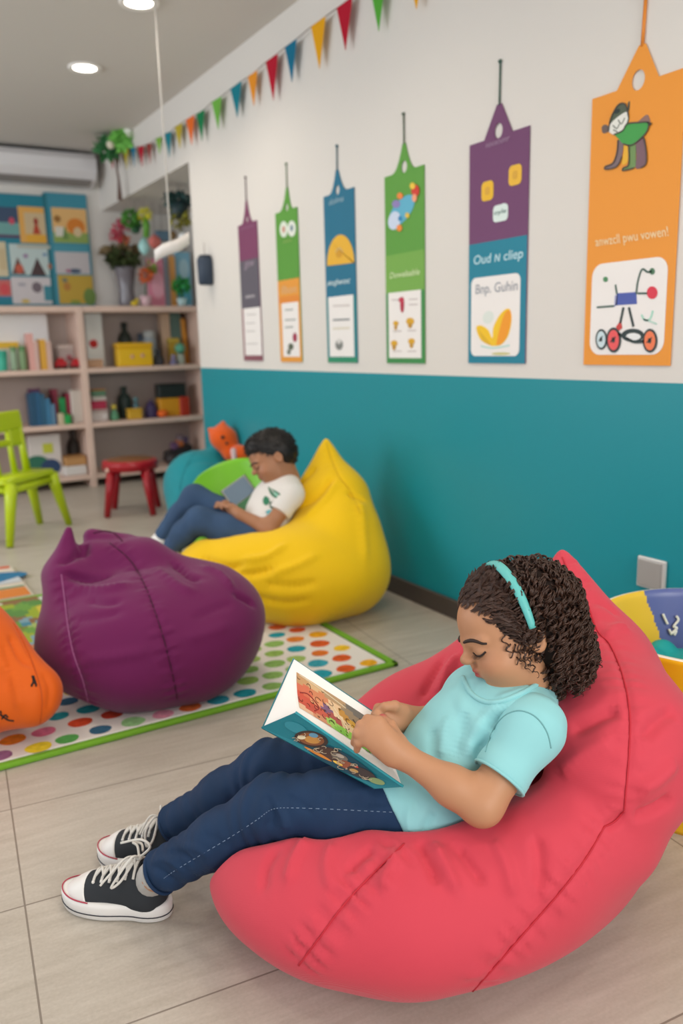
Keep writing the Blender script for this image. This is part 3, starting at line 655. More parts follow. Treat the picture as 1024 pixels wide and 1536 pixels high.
def turned(name, lab, cat, xc, hw, yt, lv, Y, prof, c_, cap=None, extra=None, group=None, glass=False, zoff=0.):
    "turned vessel or toy: profile in unit radius / unit height"
    a, b_, h, zb = span(xc-hw, xc+hw, yt, lv, Y); cx = (a+b_)/2; r = (b_-a)/2; zb += zoff; h -= zoff
    t = thing(name, lab, cat, (cx, Y+r, zb), group)
    m = mat('glass_'+c_.strip('#'), c_, .08, .5, trans=.6) if glass else P_(c_)
    MB().lathe([(q[0]*r, zb+q[1]*h) for q in prof], (cx, Y+r, 0)).build('body', m, t)
    if cap: MB().lathe([(q[0]*r, zb+q[1]*h) for q in cap[0]], (cx, Y+r, 0)).build(cap[1], P_(cap[2]), t)
    for e in extra or []: MB().ball((cx+e[1]*r, Y+r*(1-e[4]), zb+e[2]*h), e[3]*r).build(e[0], P_(e[5]), t)
    return t
CYL = [(0, 0), (.9, 0), (1, .03), (1, .97), (.92, 1), (0, 1)]
BOT = [(0, 0), (.9, 0), (1, .05), (1, .6), (.8, .72), (.4, .8), (.38, .9)]; BCAP = [(.42, .88), (.46, .9), (.46, 1), (0, 1)]
JAR = [(0, 0), (.85, 0), (1, .08), (1, .72), (.8, .82)]; JCAP = [(.85, .8), (.9, .82), (.9, 1), (0, 1)]
CUP = [(0, 0), (.72, 0), (.75, .03), (1, 1), (.94, 1), (.7, .06), (0, .06)]
FIG = [(0, 0), (.9, 0), (1, .1), (.85, .35), (.5, .55), (.45, .6)]
# --- upper left bay
crate('whiteboard', 'shiny white board leaning at the back of the upper left shelf bay', 'board', -14, 74, 471, 2, 6.40, '#FFFFFF', .02)
crate('storage_tray', 'white tray with a yellow rim standing over green cups, upper left shelf bay', 'tray', -8, 29, 513, 2, 6.34, '#D9D9CE', .07, '#EFC53C')
turned('cup', 'turquoise green cup at the left edge of the upper shelf', 'cup', 4, 9, 526, 2, 6.16, CUP, '#3FAE93', (JCAP, 'lid', '#2E9A7C'), group='cups and jars on the upper left shelf')
turned('jar', 'tall grey green jar right of the turquoise cup', 'jar', 21.5, 5.5, 520, 2, 6.16, JAR, '#8FA78A', (JCAP, 'lid', '#6C8F63'), group='cups and jars on the upper left shelf')
turned('jar', 'moss green jar left of the pink books', 'jar', 35, 6, 519, 2, 6.16, JAR, '#7E9A6F', (JCAP, 'lid', '#5E8A58'), group='cups and jars on the upper left shelf')
g = 'books on the upper left shelf'
books([(43, 51, 500, '#E3A9A0', 'salmon pink book, leftmost of the upright books on the upper shelf', 0), (51.5, 58, 512, '#DDB8AE', 'pale pink book between the salmon book and the yellow book', 0), (60, 69.5, 509, '#E2A93E', 'yellow upright book among pink ones on the upper shelf', 0), (70, 77.5, 512, '#D9B5A8', 'dusty pink book just right of the yellow book', 0)], 2, 6.15, g)
for xc, hw, yt, lab, extra in ((92.5, 9, 537, 'red toy car left of the other on the upper shelf', 0), (115, 7, 538, 'smaller red toy car beside the middle upright on the upper shelf', 1)):
    a, b_, h, zb = span(xc-hw, xc+hw, yt, 2, 6.16); cx = (a+b_)/2; w = (b_-a)/2
    t = thing('toy_car', lab, 'toy car', (cx, 6.16, zb), 'red toy cars')
    MB().box((cx, 6.20, zb+h*.42), (w, .035, h*.27), bev=.008).box((cx, 6.20, zb+h*.8), (w*.6, .03, h*.2), bev=.01).build('car_body', P_('#BE1F28'), t)
    for sx_ in (-.55, .55):
        for yy in (6.162, 6.238): MB().cyl((cx+sx_*w, yy-.004, zb+h*.18), (cx+sx_*w, yy+.004, zb+h*.18), h*.18).build('wheel', P_('#5C1B1C'), t)
crate('gift_box', 'small white and pink box behind the red toy cars', 'box', 88, 114, 517, 2, 6.30, '#CDBFBC', .08, '#D8CBC6', [('emblem', .6, .45, .022, '#B76A72')])
# --- upper right bay
t = crate('picture_card', 'white card with a red spot standing by the middle upright', 'card', 129, 155, 466, 2, 6.33, '#F4F6F3', .012, None, [('spot', .4, .42, .03, '#D8322F')])
crate('wooden_block', 'flat pale wooden block in front of the white card', 'block', 131, 155, 539, 2, 6.18, '#C99F7E', .09)
crate('toy_case', 'bright yellow lidded case with two pale round buttons', 'box', 177, 229, 514, 2, 6.15, '#EBBC1B', .11, '#E3AF15', [('button', .4, .42, .014, '#D9A48C'), ('button', .7, .45, .014, '#D9A38F')])
turned('bottle', 'black flask behind the yellow case', 'bottle', 191, 10, 483, 2, 6.33, BOT, '#2A322B', (BCAP, 'cap', '#262B27'))
turned('jar', 'clear grey glass jar right behind the yellow case', 'jar', 228, 10, 496, 2, 6.31, JAR, '#9FAAB2', (JCAP, 'lid', '#B9BDBB'))
turned('bottle', 'slate blue bottle behind the left of the glass jar', 'bottle', 214, 8, 500, 2, 6.40, BOT, '#6A7C92', (BCAP, 'cap', '#56687C'))
turned('toy_figure', 'dark charcoal toy at the right of the yellow case', 'toy', 240, 8, 520, 2, 6.17, FIG, '#3C3D42', None, [('head', 0, .75, .55, 0, '#44464C')])
books([(244, 256, 470, '#D6B79B', 'tall tan book in the upper right shelf bay', 0), (257, 272, 467, '#5F7B72', 'tall grey green book, the tallest of the upper right shelf bay', 0), (274, 281, 478, '#D8963C', 'orange book leaning at the right end of the upper shelf', -.06)], 2, 6.34, 'books on the upper right shelf', .1)
crate('container', 'mustard container in front of the grey green book', 'container', 255, 270, 507, 2, 6.26, '#CDA83A', .06, '#C2A63C')
turned('toy_ball_stand', 'green ball on a pale jar at the right of the upper shelf', 'toy', 273, 8, 512, 2, 6.16, [(0, 0), (.75, 0), (.8, .06), (.7, .45)], '#A9B3A4', None, [('ball', 0, .7, .95, 0, '#5FA98A')])
turned('toy_figure', 'small lilac toy beside the green ball', 'toy', 262, 5.5, 531, 2, 6.15, FIG, '#7A7596', None, [('head', 0, .75, .6, 0, '#8E88AA')])
# --- middle left bay
books([(45, 53, 590, '#23506F', 'navy book, leftmost on the middle shelf', 0), (53.5, 61, 588, '#265B80', 'blue book second on the middle shelf', 0), (61.5, 68, 591, '#2B5F7E', 'blue book third on the middle shelf beside the pale blue one', 0), (69, 76, 598, '#3E7AA0', 'pale blue shorter book on the middle shelf', 0), (77, 83, 606, '#5C86A4', 'short grey blue book on the middle shelf', 0)], 1, 6.16, 'blue books on the middle shelf')
books([(80, 88, 584, '#7A2036', 'dark red tall book behind the green ones', 0), (89, 99, 597, '#22924E', 'green book in the middle left bay', 0), (100, 106.5, 590, '#8B1F3A', 'crimson book beside the white box', 0)], 1, 6.20, 'red and green books on the middle shelf')
books([(46, 62, 583, '#6B3560', 'purple book standing behind the navy ones', 0)], 1, 6.36, None, .08)
crate('building_block', 'bright green block in front of the crimson book', 'block', 97, 107, 622, 1, 6.135, '#27A24F', .05); crate('building_block', 'small cream block in front of the green book', 'block', 88, 96.5, 620, 1, 6.135, '#C9B99A', .05)
crate('file_box', 'plain white box standing by the middle upright', 'box', 107.5, 125, 585, 1, 6.16, '#C9BDB3', .16)
# --- middle right bay
t = crate('tin', 'white tin with a brown rim at the foot of the small stack', 'tin', 137, 163, 614, 1, 6.16, '#CFC2BD', .1, '#B9A49E', [('knob', .8, .4, .014, '#E5DDD8')])
zt = ORIG[t.name][2]+span(137, 163, 614, 1, 6.16)[2]
def stacked(name, lab, cat, x0, x1, y0, y1, Y, c_, d, zb, lid=None):
    a = sx(x0, (y0+y1)/2, Y); b_ = sx(x1, (y0+y1)/2, Y); h = ony(x0, y0, Y)[2]-ony(x0, y1, Y)[2]; cx = (a+b_)/2
    t = thing(name, lab, cat, (cx, Y, zb)); MB().box((cx, Y+d/2, zb+h/2), ((b_-a)/2, d/2, h/2), bev=.006).build('body', P_(c_), t)
    MB().box((cx, Y+d/2, zb+h+.004), ((b_-a)/2*1.02, d/2*1.02, .004), bev=.003).build('lid', P_(lid or c_), t); return zb+h+.008
z2 = stacked('box', 'crimson flat box in the middle of the small stack', 'box', 137, 160, 602, 613, 6.165, '#B8304F', .09, zt); 
z2 = stacked('box', 'cream box in the small stack under the green toy box', 'box', 138, 160, 597, 602, 6.167, '#D6CCC4', .085, z2)
stacked('box', 'green and orange toy box on top of the small stack', 'box', 138, 159, 587, 596, 6.17, '#5F8468', .08, z2, '#C98433')
turned('toy_figure', 'green and yellow toy figure right of the white tin', 'toy', 173, 7, 604, 1, 6.17, FIG, '#5F9A74', None, [('head', 0, .75, .6, 0, '#D5C04C')])
turned('bottle', 'tall dark green bottle on the middle shelf', 'bottle', 190, 10, 580, 1, 6.26, BOT, '#20302B', (BCAP, 'cap', '#2A3B35'))
turned('toy_figure', 'grey teal toy figure behind the small yellow cube', 'toy', 206, 7, 589, 1, 6.25, FIG, '#5C8088', None, [('head', 0, .72, .6, 0, '#6A9096')])
crate('building_block', 'small mustard yellow cube on the middle shelf', 'block', 193, 214, 613, 1, 6.15, '#D2A32C', .07, '#D9AB30')
turned('toy_bell', 'dark purple bell shaped toy on the middle shelf', 'toy', 230, 10, 598, 1, 6.17, [(0, 0), (1, 0), (1, .12), (.85, .5), (.5, .8), (0, .86)], '#3A2C55', None, [('knob', 0, .9, .2, 0, '#4A3A62')])
t = crate('toy_box', 'orange box on the middle shelf under the black case', 'box', 240, 271, 597, 1, 6.19, '#DD9A1E', .1)
crate('building_block', 'red block right of the orange box', 'block', 271, 285, 595, 1, 6.17, '#B8361F', .08)
zt = ORIG[t.name][2]+span(240, 271, 597, 1, 6.19)[2]
stacked('carry_case', 'black case lying on the orange box', 'case', 238, 279, 575, 595, 6.19, '#242A27', .1, zt)
turned('ball', 'orange ball in front of the orange box', 'ball', 247, 8, 615, 1, 6.13, [(math.sin(a), .5-.5*math.cos(a)) for a in np.linspace(0, math.pi, 12)], '#EE6A1E')
# --- bottom bays
t = crate('picture_box', 'white box with a lime square and dark green picture, bottom shelf', 'box', 44, 93, 652, 0, 6.22, '#D3CBC6', .12)
a, b_, h, zb = span(44, 93, 652, 0, 6.22)
MB().color('#BFC43E').box((a+.58*(b_-a), 6.218, zb+h*.68), (.035, .002, .035)).color('#2F6E57').prism(circ(0, 0, .09, .07), ((a+.2*(b_-a), 6.218, zb+.05+h*.14), (1, 0, 0), (0, 0, 1), (0, -1, 0)), .003).color('#2C4468').prism(circ(0, 0, .07, .06), ((a+.62*(b_-a), 6.218, zb+.04+h*.1), (1, 0, 0), (0, 0, 1), (0, -1, 0)), .004).build('cover_picture', M_print, t, usecol=True)
turned('bottle', 'dark glass bottle behind the brown basket, bottom shelf', 'bottle', 113, 10, 646, 0, 6.38, BOT, '#3A332E', (BCAP, 'cap', '#4A4340'))
t = crate('paper_tray', 'white flat tray under the brown basket, bottom shelf', 'tray', 97, 131, 699, 0, 6.15, '#D8D3CF', .16)
zt = ORIG[t.name][2]+span(97, 131, 699, 0, 6.15)[2]
stacked('basket', 'light brown basket on the white tray, bottom shelf', 'basket', 98, 130, 685, 698, 6.16, '#B98A57', .13, zt, '#A87A4A')
a, b_, h, zb = span(252, 292, 655, 0, 6.2); cx = (a+b_)/2
t = thing('toy_train', 'dark toy train heaped with purple and orange pieces, bottom shelf', 'toy', (cx, 6.2, zb))
MB().box((cx, 6.27, zb+h*.45), ((b_-a)*.5, .05, h*.12), R=ry(-.25), bev=.01).build('chassis', P_('#2B2628'), t)
for k in (-.6, 0, .6): MB().cyl((cx+k*(b_-a)/2, 6.20, zb+h*.2), (cx+k*(b_-a)/2, 6.33, zb+h*.2), h*.2).build('wheel', P_('#3A3436'), t)
for k, c_, q in ((-.3, '#6A4A6C', .66), (.1, '#B8683A', .74), (.45, '#5A4A66', .86), (.2, '#7C6A72', .92)): MB().box((cx+k*(b_-a)/2, 6.26, zb+h*q), ((b_-a)*.13, .035, h*.13), R=ry(.4*k), bev=.01).build('cargo', P_(c_), t)
# --- on top of the unit
zb = shelf_top(3)
def leafball(c, r, n, m, name, par, s=.035, squash=1., seed=1):
    g_ = np.random.default_rng(seed); mb = MB()
    for i in range(n):
        d = nrm(g_.normal(size=3)); p = A(c)+A(r)*d*g_.uniform(.6, 1.); u = nrm(np.cross(d, g_.normal(size=3))); v = np.cross(d, u)*.5+d*.6; L = s*g_.uniform(.7, 1.2)
        mb.add([p-u*L*.35, p+v*L*.5-u*L*.1+d*.004, p+u*L*.35, p+v*L], [(0, 1, 3), (1, 2, 3), (0, 2, 1)], False)
    return mb.build(name, m, par)
VY = 6.28
a = ony(191, 455, VY); t = thing('flower_vase', 'grey glass vase with dark foliage and pink flowers on the shelf unit', 'vase', (a[0], VY, zb))
MB().lathe([(0, zb), (.06, zb), (.066, zb+.02), (.055, zb+.12), (.075, zb+.26), (.085, zb+.29), (.078, zb+.29), (.05, zb+.12), (.055, zb+.03), (0, zb+.03)], (a[0], VY, 0)).build('vase_body', mat('smoky_glass', '#8F8A92', .15, .5, trans=.35), t)
leafball(ony(185, 388, VY), (.11, .1, .07), 240, P_('#39451F', .7), 'foliage', t, .07, seed=3)
leafball(ony(181, 376, VY), (.15, .1, .03), 80, P_('#7C6A4A', .7), 'dried_leaves', t, .07, seed=4)
for x, y, c_, r in ((176, 345, '#D2415F', .04), (182, 335, '#C8506E', .03), (172, 352, '#DB6A7C', .035), (180, 356, '#CF3F55', .04), (186, 362, '#E0763E', .035), (189, 340, '#DE8FA0', .025)):
    leafball(ony(x, y, VY), r, 40, P_(c_, .7), 'blossom', t, .035, seed=int(x))
MB().tube([ony(183, 385, VY), ony(178, 350, VY)], .004, 5).tube([ony(186, 385, VY), ony(187, 350, VY)], .004, 5).tube([(a[0], VY, zb+.04), tuple(ony(186, 388, VY))], .01, 5).build('stem', P_('#4F5A32'), t)
def board(lab, x0, x1, y0, c_, Y, name='picture_book', deco=None, th=.012):
    a = ony(x0, 420, Y)[0]; b_ = ony(x1, 420, Y)[0]; h = ony((x0+x1)/2, y0, Y)[2]-zb; cx = (a+b_)/2
    t = thing(name, lab, 'book', (cx, Y, zb), 'picture books standing on the shelf unit')
    MB().box((cx, Y+th/2, zb+h/2), ((b_-a)/2, th/2, h/2), bev=.002).build('cover', P_(c_), t)
    MB().box((cx+.002, Y+th/2, zb+h/2+.001), ((b_-a)/2-.003, th/2-.003, h/2)).build('pages', P_('#EDE8E0'), t)
    for q in deco or []: MB().color(q[4]).prism(circ(a+q[0]*(b_-a), zb+q[1]*h, q[2], q[3]), ((0, Y-.0005, 0), (1, 0, 0), (0, 0, 1), (0, -1, 0)), .0012).build('cover_picture', M_print, t, usecol=True)
board('pink picture book facing out on the shelf unit', 221, 246, 388, '#E58FA6', 6.24, deco=[(.6, .45, .05, .1, '#F0AFC0')])
board('pale blue picture book behind the pink one', 246, 256, 384, '#B9C6D8', 6.30); board('orange narrow picture book on the shelf unit', 255, 264, 384, '#EFAE62', 6.27)
board('sky blue picture book, rightmost on the shelf unit', 264, 287, 378, '#8CC3DC', 6.29, deco=[(.55, .7, .04, .07, '#B9DDEA'), (.5, .2, .05, .07, '#5FB6CC')])
a = ony(273, 457, 6.19); t = thing('potted_plant', 'small bright green plant in front of the sky blue picture book', 'plant', (a[0], 6.19, zb))
MB().lathe([(0, zb), (.03, zb), (.04, zb+.06), (.034, zb+.06), (0, zb+.05)], (a[0], 6.19, 0)).build('pot', P_('#BFE0E2'), t); leafball(ony(271, 428, 6.19), (.065, .05, .06), 90, P_('#2FA046', .6), 'foliage', t, .05, seed=8)
MB().tube([(a[0], 6.19, zb+.05), tuple(ony(272, 432, 6.19))], .006, 6).build('stem', P_('#3F7A3A'), t)
a = ony(219, 457, 6.17); t = thing('potted_flower', 'orange flower with green leaves in a small pink pot on the shelf unit', 'plant', (a[0], 6.17, zb))
MB().lathe([(0, zb), (.034, zb), (.045, zb+.075), (.038, zb+.075), (0, zb+.06)], (a[0], 6.17, 0)).build('pot', P_('#DDB9C0'), t); leafball(ony(219, 413, 6.17), .045, 70, P_('#E5743F', .7), 'blossom', t, .045, seed=9); leafball(ony(226, 402, 6.17), (.035, .03, .04), 40, P_('#7F9A3A', .6), 'foliage', t, .045, seed=10)
MB().tube([(a[0], 6.17, zb+.06), tuple(ony(219, 415, 6.17))], .005, 6).build('stem', P_('#3E5A34'), t)
a = ony(202, 457, 6.16); t = thing('toy_duck', 'tiny yellow toy beside the vase on the shelf unit', 'toy', (a[0], 6.16, zb)); MB().ball((a[0], 6.16, zb+.02), (.03, .022, .02)).build('body', P_('#D9BE2E'), t); MB().ball((a[0]+.02, 6.16, zb+.044), .014).build('head', P_('#D9BE2E'), t)
# --- hanging decorations (from the ceiling in front of the recess)
def hanger(name, lab, x, y, Y, build, col='#9A8F88', r=.0025, top=ZC):
    c = ony(x, y, Y); t = thing(name, lab, 'hanging decoration', (c[0], Y, c[2]), 'decorations hung on strings by the shelf')
    e = build(c, t)
    if c[0] > WX-.03 and top == ZC: top = 2.022
    MB().tube([(c[0], Y, c[2]+e), (c[0], Y, top)], r, 6).build('string', ink(col), t)
def pot(c, t):
    MB().lathe([(0, 0), (.05, 0), (.06, .03), (.062, .1), (.055, .1), (.05, .05), (0, .04)], (c[0], c[1], c[2]-.06)).build('planter', P_('#23383D'), t)
    leafball(c+A([0, 0, -.06]), (.06, .055, .06), 70, P_('#8E8A22', .7), 'flower', t, .05, seed=11); leafball(c+A([0, 0, .05]), (.085, .07, .04), 80, P_('#254A48', .7), 'leaf', t, .055, seed=12); return .06
hanger('hanging_planter', 'dark teal hanging planter with yellow flowers', 268, 312, 5.3, pot)
hanger('hanging_lantern', 'navy blue hanging lantern beside the shelf unit against the white wall', 308, 406, 4.42, lambda c, t: (MB().lathe([(0, -.078), (.034, -.076), (.042, -.065), (.045, .05), (.04, .068), (.015, .075), (0, .076)], c).build('lantern_body', P_('#2C3A4C'), t), MB().lathe([(.03, .068), (.036, .072), (.03, .082), (0, .084)], c).build('cap', P_('#1F2937'), t), .08)[-1], top=onx(306, 345, 1.6)[2])
hanger('hanging_ball', 'white glass ball hanging below the teal planter', 275, 356, 5.32, lambda c, t: (MB().ball(c, .032).build('ball', P_('#F2F6F8', .15), t), MB().cyl(c+A([0, 0, .028]), c+A([0, 0, .042]), .01).build('cap', P_('#B9BDC0'), t), .04)[-1])
hanger('hanging_pompom', 'leafy green pompom hanging above the vase', 196, 328, 5.9, lambda c, t: (leafball(c, .055, 90, P_('#4F9138', .7), 'foliage', t, .05, seed=13), 0.)[-1])
hanger('hanging_bird', 'small dark green hanging bird right of the vase', 203, 344, 5.95, lambda c, t: (MB().ball(c, (.035, .025, .03)).build('body', P_('#27563A'), t), MB().ball(c+A([.03, 0, .025]), .018).build('head', P_('#2F6444'), t), .02)[-1])
hanger('hanging_flower', 'green stem with a yellow flower hanging right of the vase', 218, 338, 5.8, lambda c, t: (MB().tube([c+A([0, 0, -.08]), c+A([.008, 0, 0]), c+A([0, 0, .06])], [.02, .026, .012]).build('stem', P_('#5E9A34'), t), leafball(c+A([0, 0, .075]), .04, 50, P_('#D9D33A', .7), 'blossom', t, .04, seed=14), .08)[-1])
hanger('hanging_drop', 'pale turquoise drop shaped ornament hanging left of the pink book', 216, 370, 5.9, lambda c, t: (MB().lathe([(0, -.06), (.03, -.035), (.042, 0), (.03, .035), (.008, .06), (0, .062)], c).build('drop', P_('#A9DAD8', .25), t), MB().ball(c+A([0, 0, .064]), .008).build('cap', P_('#88B8B6'), t), .066)[-1])
hanger('hanging_ball', 'coral pink ball hanging behind the white banner', 232, 363, 6.0, lambda c, t: (MB().ball(c, .045).build('ball', P_('#E98077', .6), t), MB().cyl(c+A([0, 0, .04]), c+A([0, 0, .056]), .01).build('cap', P_('#C9706A'), t), .05)[-1])
hanger('hanging_box', 'blue grey paper box hanging above the white banner', 243, 355, 6.05, lambda c, t: (MB().box(c, (.045, .03, .03), bev=.005).build('box_body', P_('#6F93AD'), t), MB().box(c+A([0, 0, .033]), (.048, .033, .005), bev=.002).build('lid', P_('#5C8099'), t), .036)[-1])
hanger('hanging_cone', 'small brown cone hanging between the blue box and the glass ball', 259, 354, 5.6, lambda c, t: (MB().lathe([(0, -.03), (.022, -.01), (.026, .01), (.015, .03), (0, .034)], c).build('cone', P_('#7A5F3A'), t), .034)[-1])
# white curved banner on the pale cord
BY = 3.55; c = ony(257, 376, BY); t = thing('hanging_banner', 'curved white banner hung from the ceiling on a pale cord', 'hanging decoration', tuple(c))
L = catmull([ony(232, 385, BY), ony(245, 377, BY-.03), ony(268, 370, BY-.04), ony(284, 361, BY)], 8); V = []; F = []
for i, q in enumerate(L):
    for dz in (-.026, .026):
        for dy in (0, .004): V.append(q+A([0, dy, dz+.012*i/len(L)]))
for i in range(len(L)-1):
    k = 4*i
    for a_, b_ in ((0, 1), (1, 3), (3, 2), (2, 0)): F.append((k+a_, k+b_, k+4+b_, k+4+a_))
mesh_obj('banner', V, F, P_('#E4DFDB'), t)
q = L[len(L)//2]; MB().tube([q+A([0, 0, .03]), (q[0], q[1], ZC)], .004, 6).build('cord', P_('#D9D4CC'), t)
# green paper flower garland at the bunting's far end
c = ony(190, 205, 5.7); t = thing('paper_flower', 'bright green paper flower with a white centre near the ceiling corner', 'paper flower', tuple(c))
leafball(c, (.085, .06, .085), 160, P_('#7CC65A', .7), 'petals', t, .09, seed=20); MB().ball(c+A([-.01, -.07, .01]), .03).build('centre', P_('#E9EDE2'), t); MB().tube([c, (c[0], c[1], ZC)], .003, 5).build('string', ink('#8F9A86'), t)
c = ony(160, 222, 5.8); t = thing('paper_flower', 'dark green paper flower with a cream centre left of the bright green one', 'paper flower', tuple(c))
leafball(c, (.06, .045, .055), 80, P_('#3F7F4C', .7), 'petals', t, .08, seed=21); MB().ball(c+A([.01, -.06, .01]), .028).build('centre', P_('#E3D9C4'), t); MB().tube([c, (c[0], c[1], ZC)], .003, 5).build('string', ink('#8F9A86'), t)
MB().tube([c+A([.05, 0, -.05]), ony(178, 270, 5.8), ony(180, 300, 5.8)], [.006, .008, .018], 6).build('twig', P_('#6E554C'), t)
# ================================================================= chair, stool, tub, rugs
def lerp(a, b, t): return A(a)*(1-t)+A(b)*t
M_lime = mat('lime_plastic', '#B4C90E', .35, .45)
LA, LB = onz(15, 822), onz(104, 787); e1 = nrm(LB-LA); e2 = A([-e1[1], e1[0], 0]); wch = np.linalg.norm(LB-LA)
prs = onz(41, 706, .335); dep_ = (prs-LA)@e2+.03; s = wch/2; dd = dep_/2; cc = (LA+LB)/2+e2*dd
t = thing('child_chair', 'lime green plastic child chair in front of the shelf unit', 'chair', (cc[0], cc[1], 0))
zs = onz(90, 708)[2]; ss = .80; zs = .315
mb = MB(); o = [(q[0], q[1]) for q in rrect(-s*ss, -dd*.92, s*ss, dd*1.02, min(s, dd)*.5, 8)]
M = (tuple(cc+A([0, 0, zs])), tuple(e1), tuple(e2), (0, 0, 1))
mb.prism(o, M, .022, True).prism([(x*.96, y*.96) for x, y in o], (tuple(cc+A([0, 0, zs+.022])), tuple(e1), tuple(e2), (0, 0, 1)), .006, True); mb.build('seat', M_lime, t)
for i, (a, b_) in enumerate(((-1, -1), (1, -1), (1, 1), (-1, 1))):
    top = cc+e1*a*s*.66+e2*b_*dd*.75+A([0, 0, zs]); foot = cc+e1*a*s*1.0+e2*b_*dd*1.0
    MB().tube([top, lerp(top, foot, .25), foot+A([0, 0, .003])], [.036, .03, .019], 10).build('leg', M_lime, t)
MB().tube([cc+e1*s*.66*a+e2*dd*.75*b_+A([0, 0, zs-.03]) for a, b_ in ((-1, -1), (1, -1), (1, 1), (-1, 1), (-1, -1))], .02, 8).build('apron', M_lime, t)
pr = onz(41, 706, zs+.02); up_ = nrm(A([0, 0, 1.])+e2*.10); bwid = .30
for a in (0., .11, .26):
    p0 = pr-e1*a+A([0, 0, -.01]); p1 = p0+up_*.26
    MB().tube([p0, lerp(p0, p1, .5), p1], [.023, .019, .018] if a != .11 else [.019, .015, .015], 10).build('back_post' if a != .11 else 'back_slat', M_lime, t)
Rb = np.stack([e1, np.cross(up_, e1), up_], 1); p = pr-e1*.13+up_*.29
MB().box(p, (.155, .014, .055), Rb, .012).build('backrest', M_lime, t)
MB().box(p-up_*.115-e1*.02, (.125, .012, .018), Rb, .01).build('back_rail', M_lime, t)
MB().box(p-up_*.09+e1*.08, (.055, .011, .05), Rb, .01).build('back_panel', M_lime, t)
# red stool
M_red = mat('glossy_red_plastic', '#A81020', .3, .5); sc_ = onz(208, 765); sc_ = A([1.44, 4.98, 0])
t = thing('stool', 'small round red stool before the shelf unit', 'stool', tuple(sc_)); zt = .335
MB().lathe([(0, zt), (.15, zt), (.163, zt-.006), (.168, zt-.02), (.168, zt-.06), (.155, zt-.06), (.15, zt-.02), (0, zt-.02)], tuple(sc_*A([1, 1, 0]))).build('seat', M_red, t)
MB().lathe([(0, zt+.004), (.135, zt+.004), (.14, zt)], tuple(sc_*A([1, 1, 0]))).build('seat_pad', mat('stool_top_brown', '#7A5130', .45), t)
for k, an in enumerate((-140, -50, 40, 130)):
    a = math.radians(an-YAW*0-20); d = A([math.cos(a), math.sin(a), 0])
    top = sc_+d*.135+A([0, 0, zt-.03]); foot = sc_+d*.195
    lg = MB().tube([top, lerp(top, foot, .5), foot+A([0, 0, .002])], [.03, .025, .019], 10).build('leg', M_red, t)
    if k == 0: MB().ball(top+d*.03+A([0, 0, -.02]), .014).build('screw_cap', P_('#E3C3B4'), lg)
# toy tub on the right
M_tub = mat('painted_tub', '#FFFFFF', .32, .45, attr='Col')
tc_ = A([1.50, 1.03, 0]); Tr, Th = .235, .425; NK = 40
p = onx(980, 985, 1.46); 
t = thing('toy_tub', 'round toy tub painted in yellow, purple and orange panels beside the red bean bag', 'tub', tuple(tc_))
secs = ['#F0C020', '#F0C020', '#F0C020', '#5E6AA0', '#5E6AA0', '#F0C020', '#D9701A', '#F0B71C', '#F0B71C', '#D9701A', '#E9A81C', '#E9A81C']
n = 320; V = []; F = []; FC = []
def rim(a):   # the back rises above the front
    d = A([math.cos(a), math.sin(a)]); f = d@nrm(tc_[:2]); return Th-.03+.010*max(0, f+.1)**1.2
for i in range(n):
    a = 2*math.pi*i/n; d = A([math.cos(a), math.sin(a), 0])
    for k in range(NK+1):
        q = k/NK; V.append(tc_+d*(Tr*(.74+.26*q))+A([0, 0, rim(a)*q]))
    V.append(tc_+d*(Tr*.965)+A([0, 0, rim(a)+.002])); 
    for k in range(1, NK+1): q = 1-k/NK*.94; V.append(tc_+d*(Tr*(.74+.26*q)-.012)+A([0, 0, max(rim(a)*q, .012)]))
st = 2*NK+2
base_ang = math.atan2(-tc_[1], -tc_[0])
def seccol(a, inner, k=0):
    r = ((a-base_ang+math.pi) % (2*math.pi)-math.pi)
    if inner: return '#EFC33A' if -2.45-.38*min(1, (k-NK)/NK*1.6) < r < 0 else '#5F6AA2'
    return '#C9611A' if -1.5 < r < -.55 or .75 > r > .5 else '#F2BC1E' if -.55 <= r < 1.6 else '#E8901C'
for i in range(n):
    j = (i+1) % n; a = 2*math.pi*(i+.5)/n
    for k in range(st-1):
        F.append((i*st+k, j*st+k, j*st+k+1, i*st+k+1)); FC.append(lin('#F7EFDC') if k in (NK,) else lin(seccol(a, k > NK, k)))
c0 = len(V); V.append(tc_+A([0, 0, .001])); V.append(tc_+A([0, 0, .014]))
for i in range(n): F.append((c0, ((i+1) % n)*st, i*st)); FC.append(lin('#C9611A')); F.append((c0+1, i*st+st-1, ((i+1) % n)*st+st-1)); FC.append(lin('#C9911A'))
mesh_obj('tub_body', V, F, M_tub, t, fcolors=FC)
# painted white squiggles inside the tub wall
def on_tub(x, y, off=.004):
    "sight line to the inner far wall of the tub"
    d = ray(x, y); best = None
    for s_ in np.linspace(1.2, 2.6, 1400):
        q = CC+d*s_; rr = np.linalg.norm(q[:2]-tc_[:2]); qq = q[2]/Th
        if (q[:2]-tc_[:2])@d[:2] > 0 and rr > Tr*(.74+.26*min(qq, 1.1))-.014-off: best = q; break
    return best
mb = MB()
for L in ([(994, 921), (998, 930), (1001, 936)], [(1014, 924), (1017, 930), (1010, 940), (1015, 942), (1006, 951), (1014, 946), (1011, 953)], [(1003, 944), (1007, 952)]):
    P = [on_tub(*q) for q in catmull([A([x, y, 0]) for x, y in L], 5)[:, :2]]
    if all(q is not None for q in P): mb.tube(P, .003, 6)
if mb.V: mb.build('painted_squiggle', P_('#F2EFE2'), t)
t2 = thing('toy_block_heap', 'turquoise foam toy lying inside the painted tub', 'toy', (tc_[0], tc_[1], .3))
g_ = np.random.default_rng(3); prims = [el(tc_+A([0, 0, .262]), (.185, .185, .04), k=.02)]
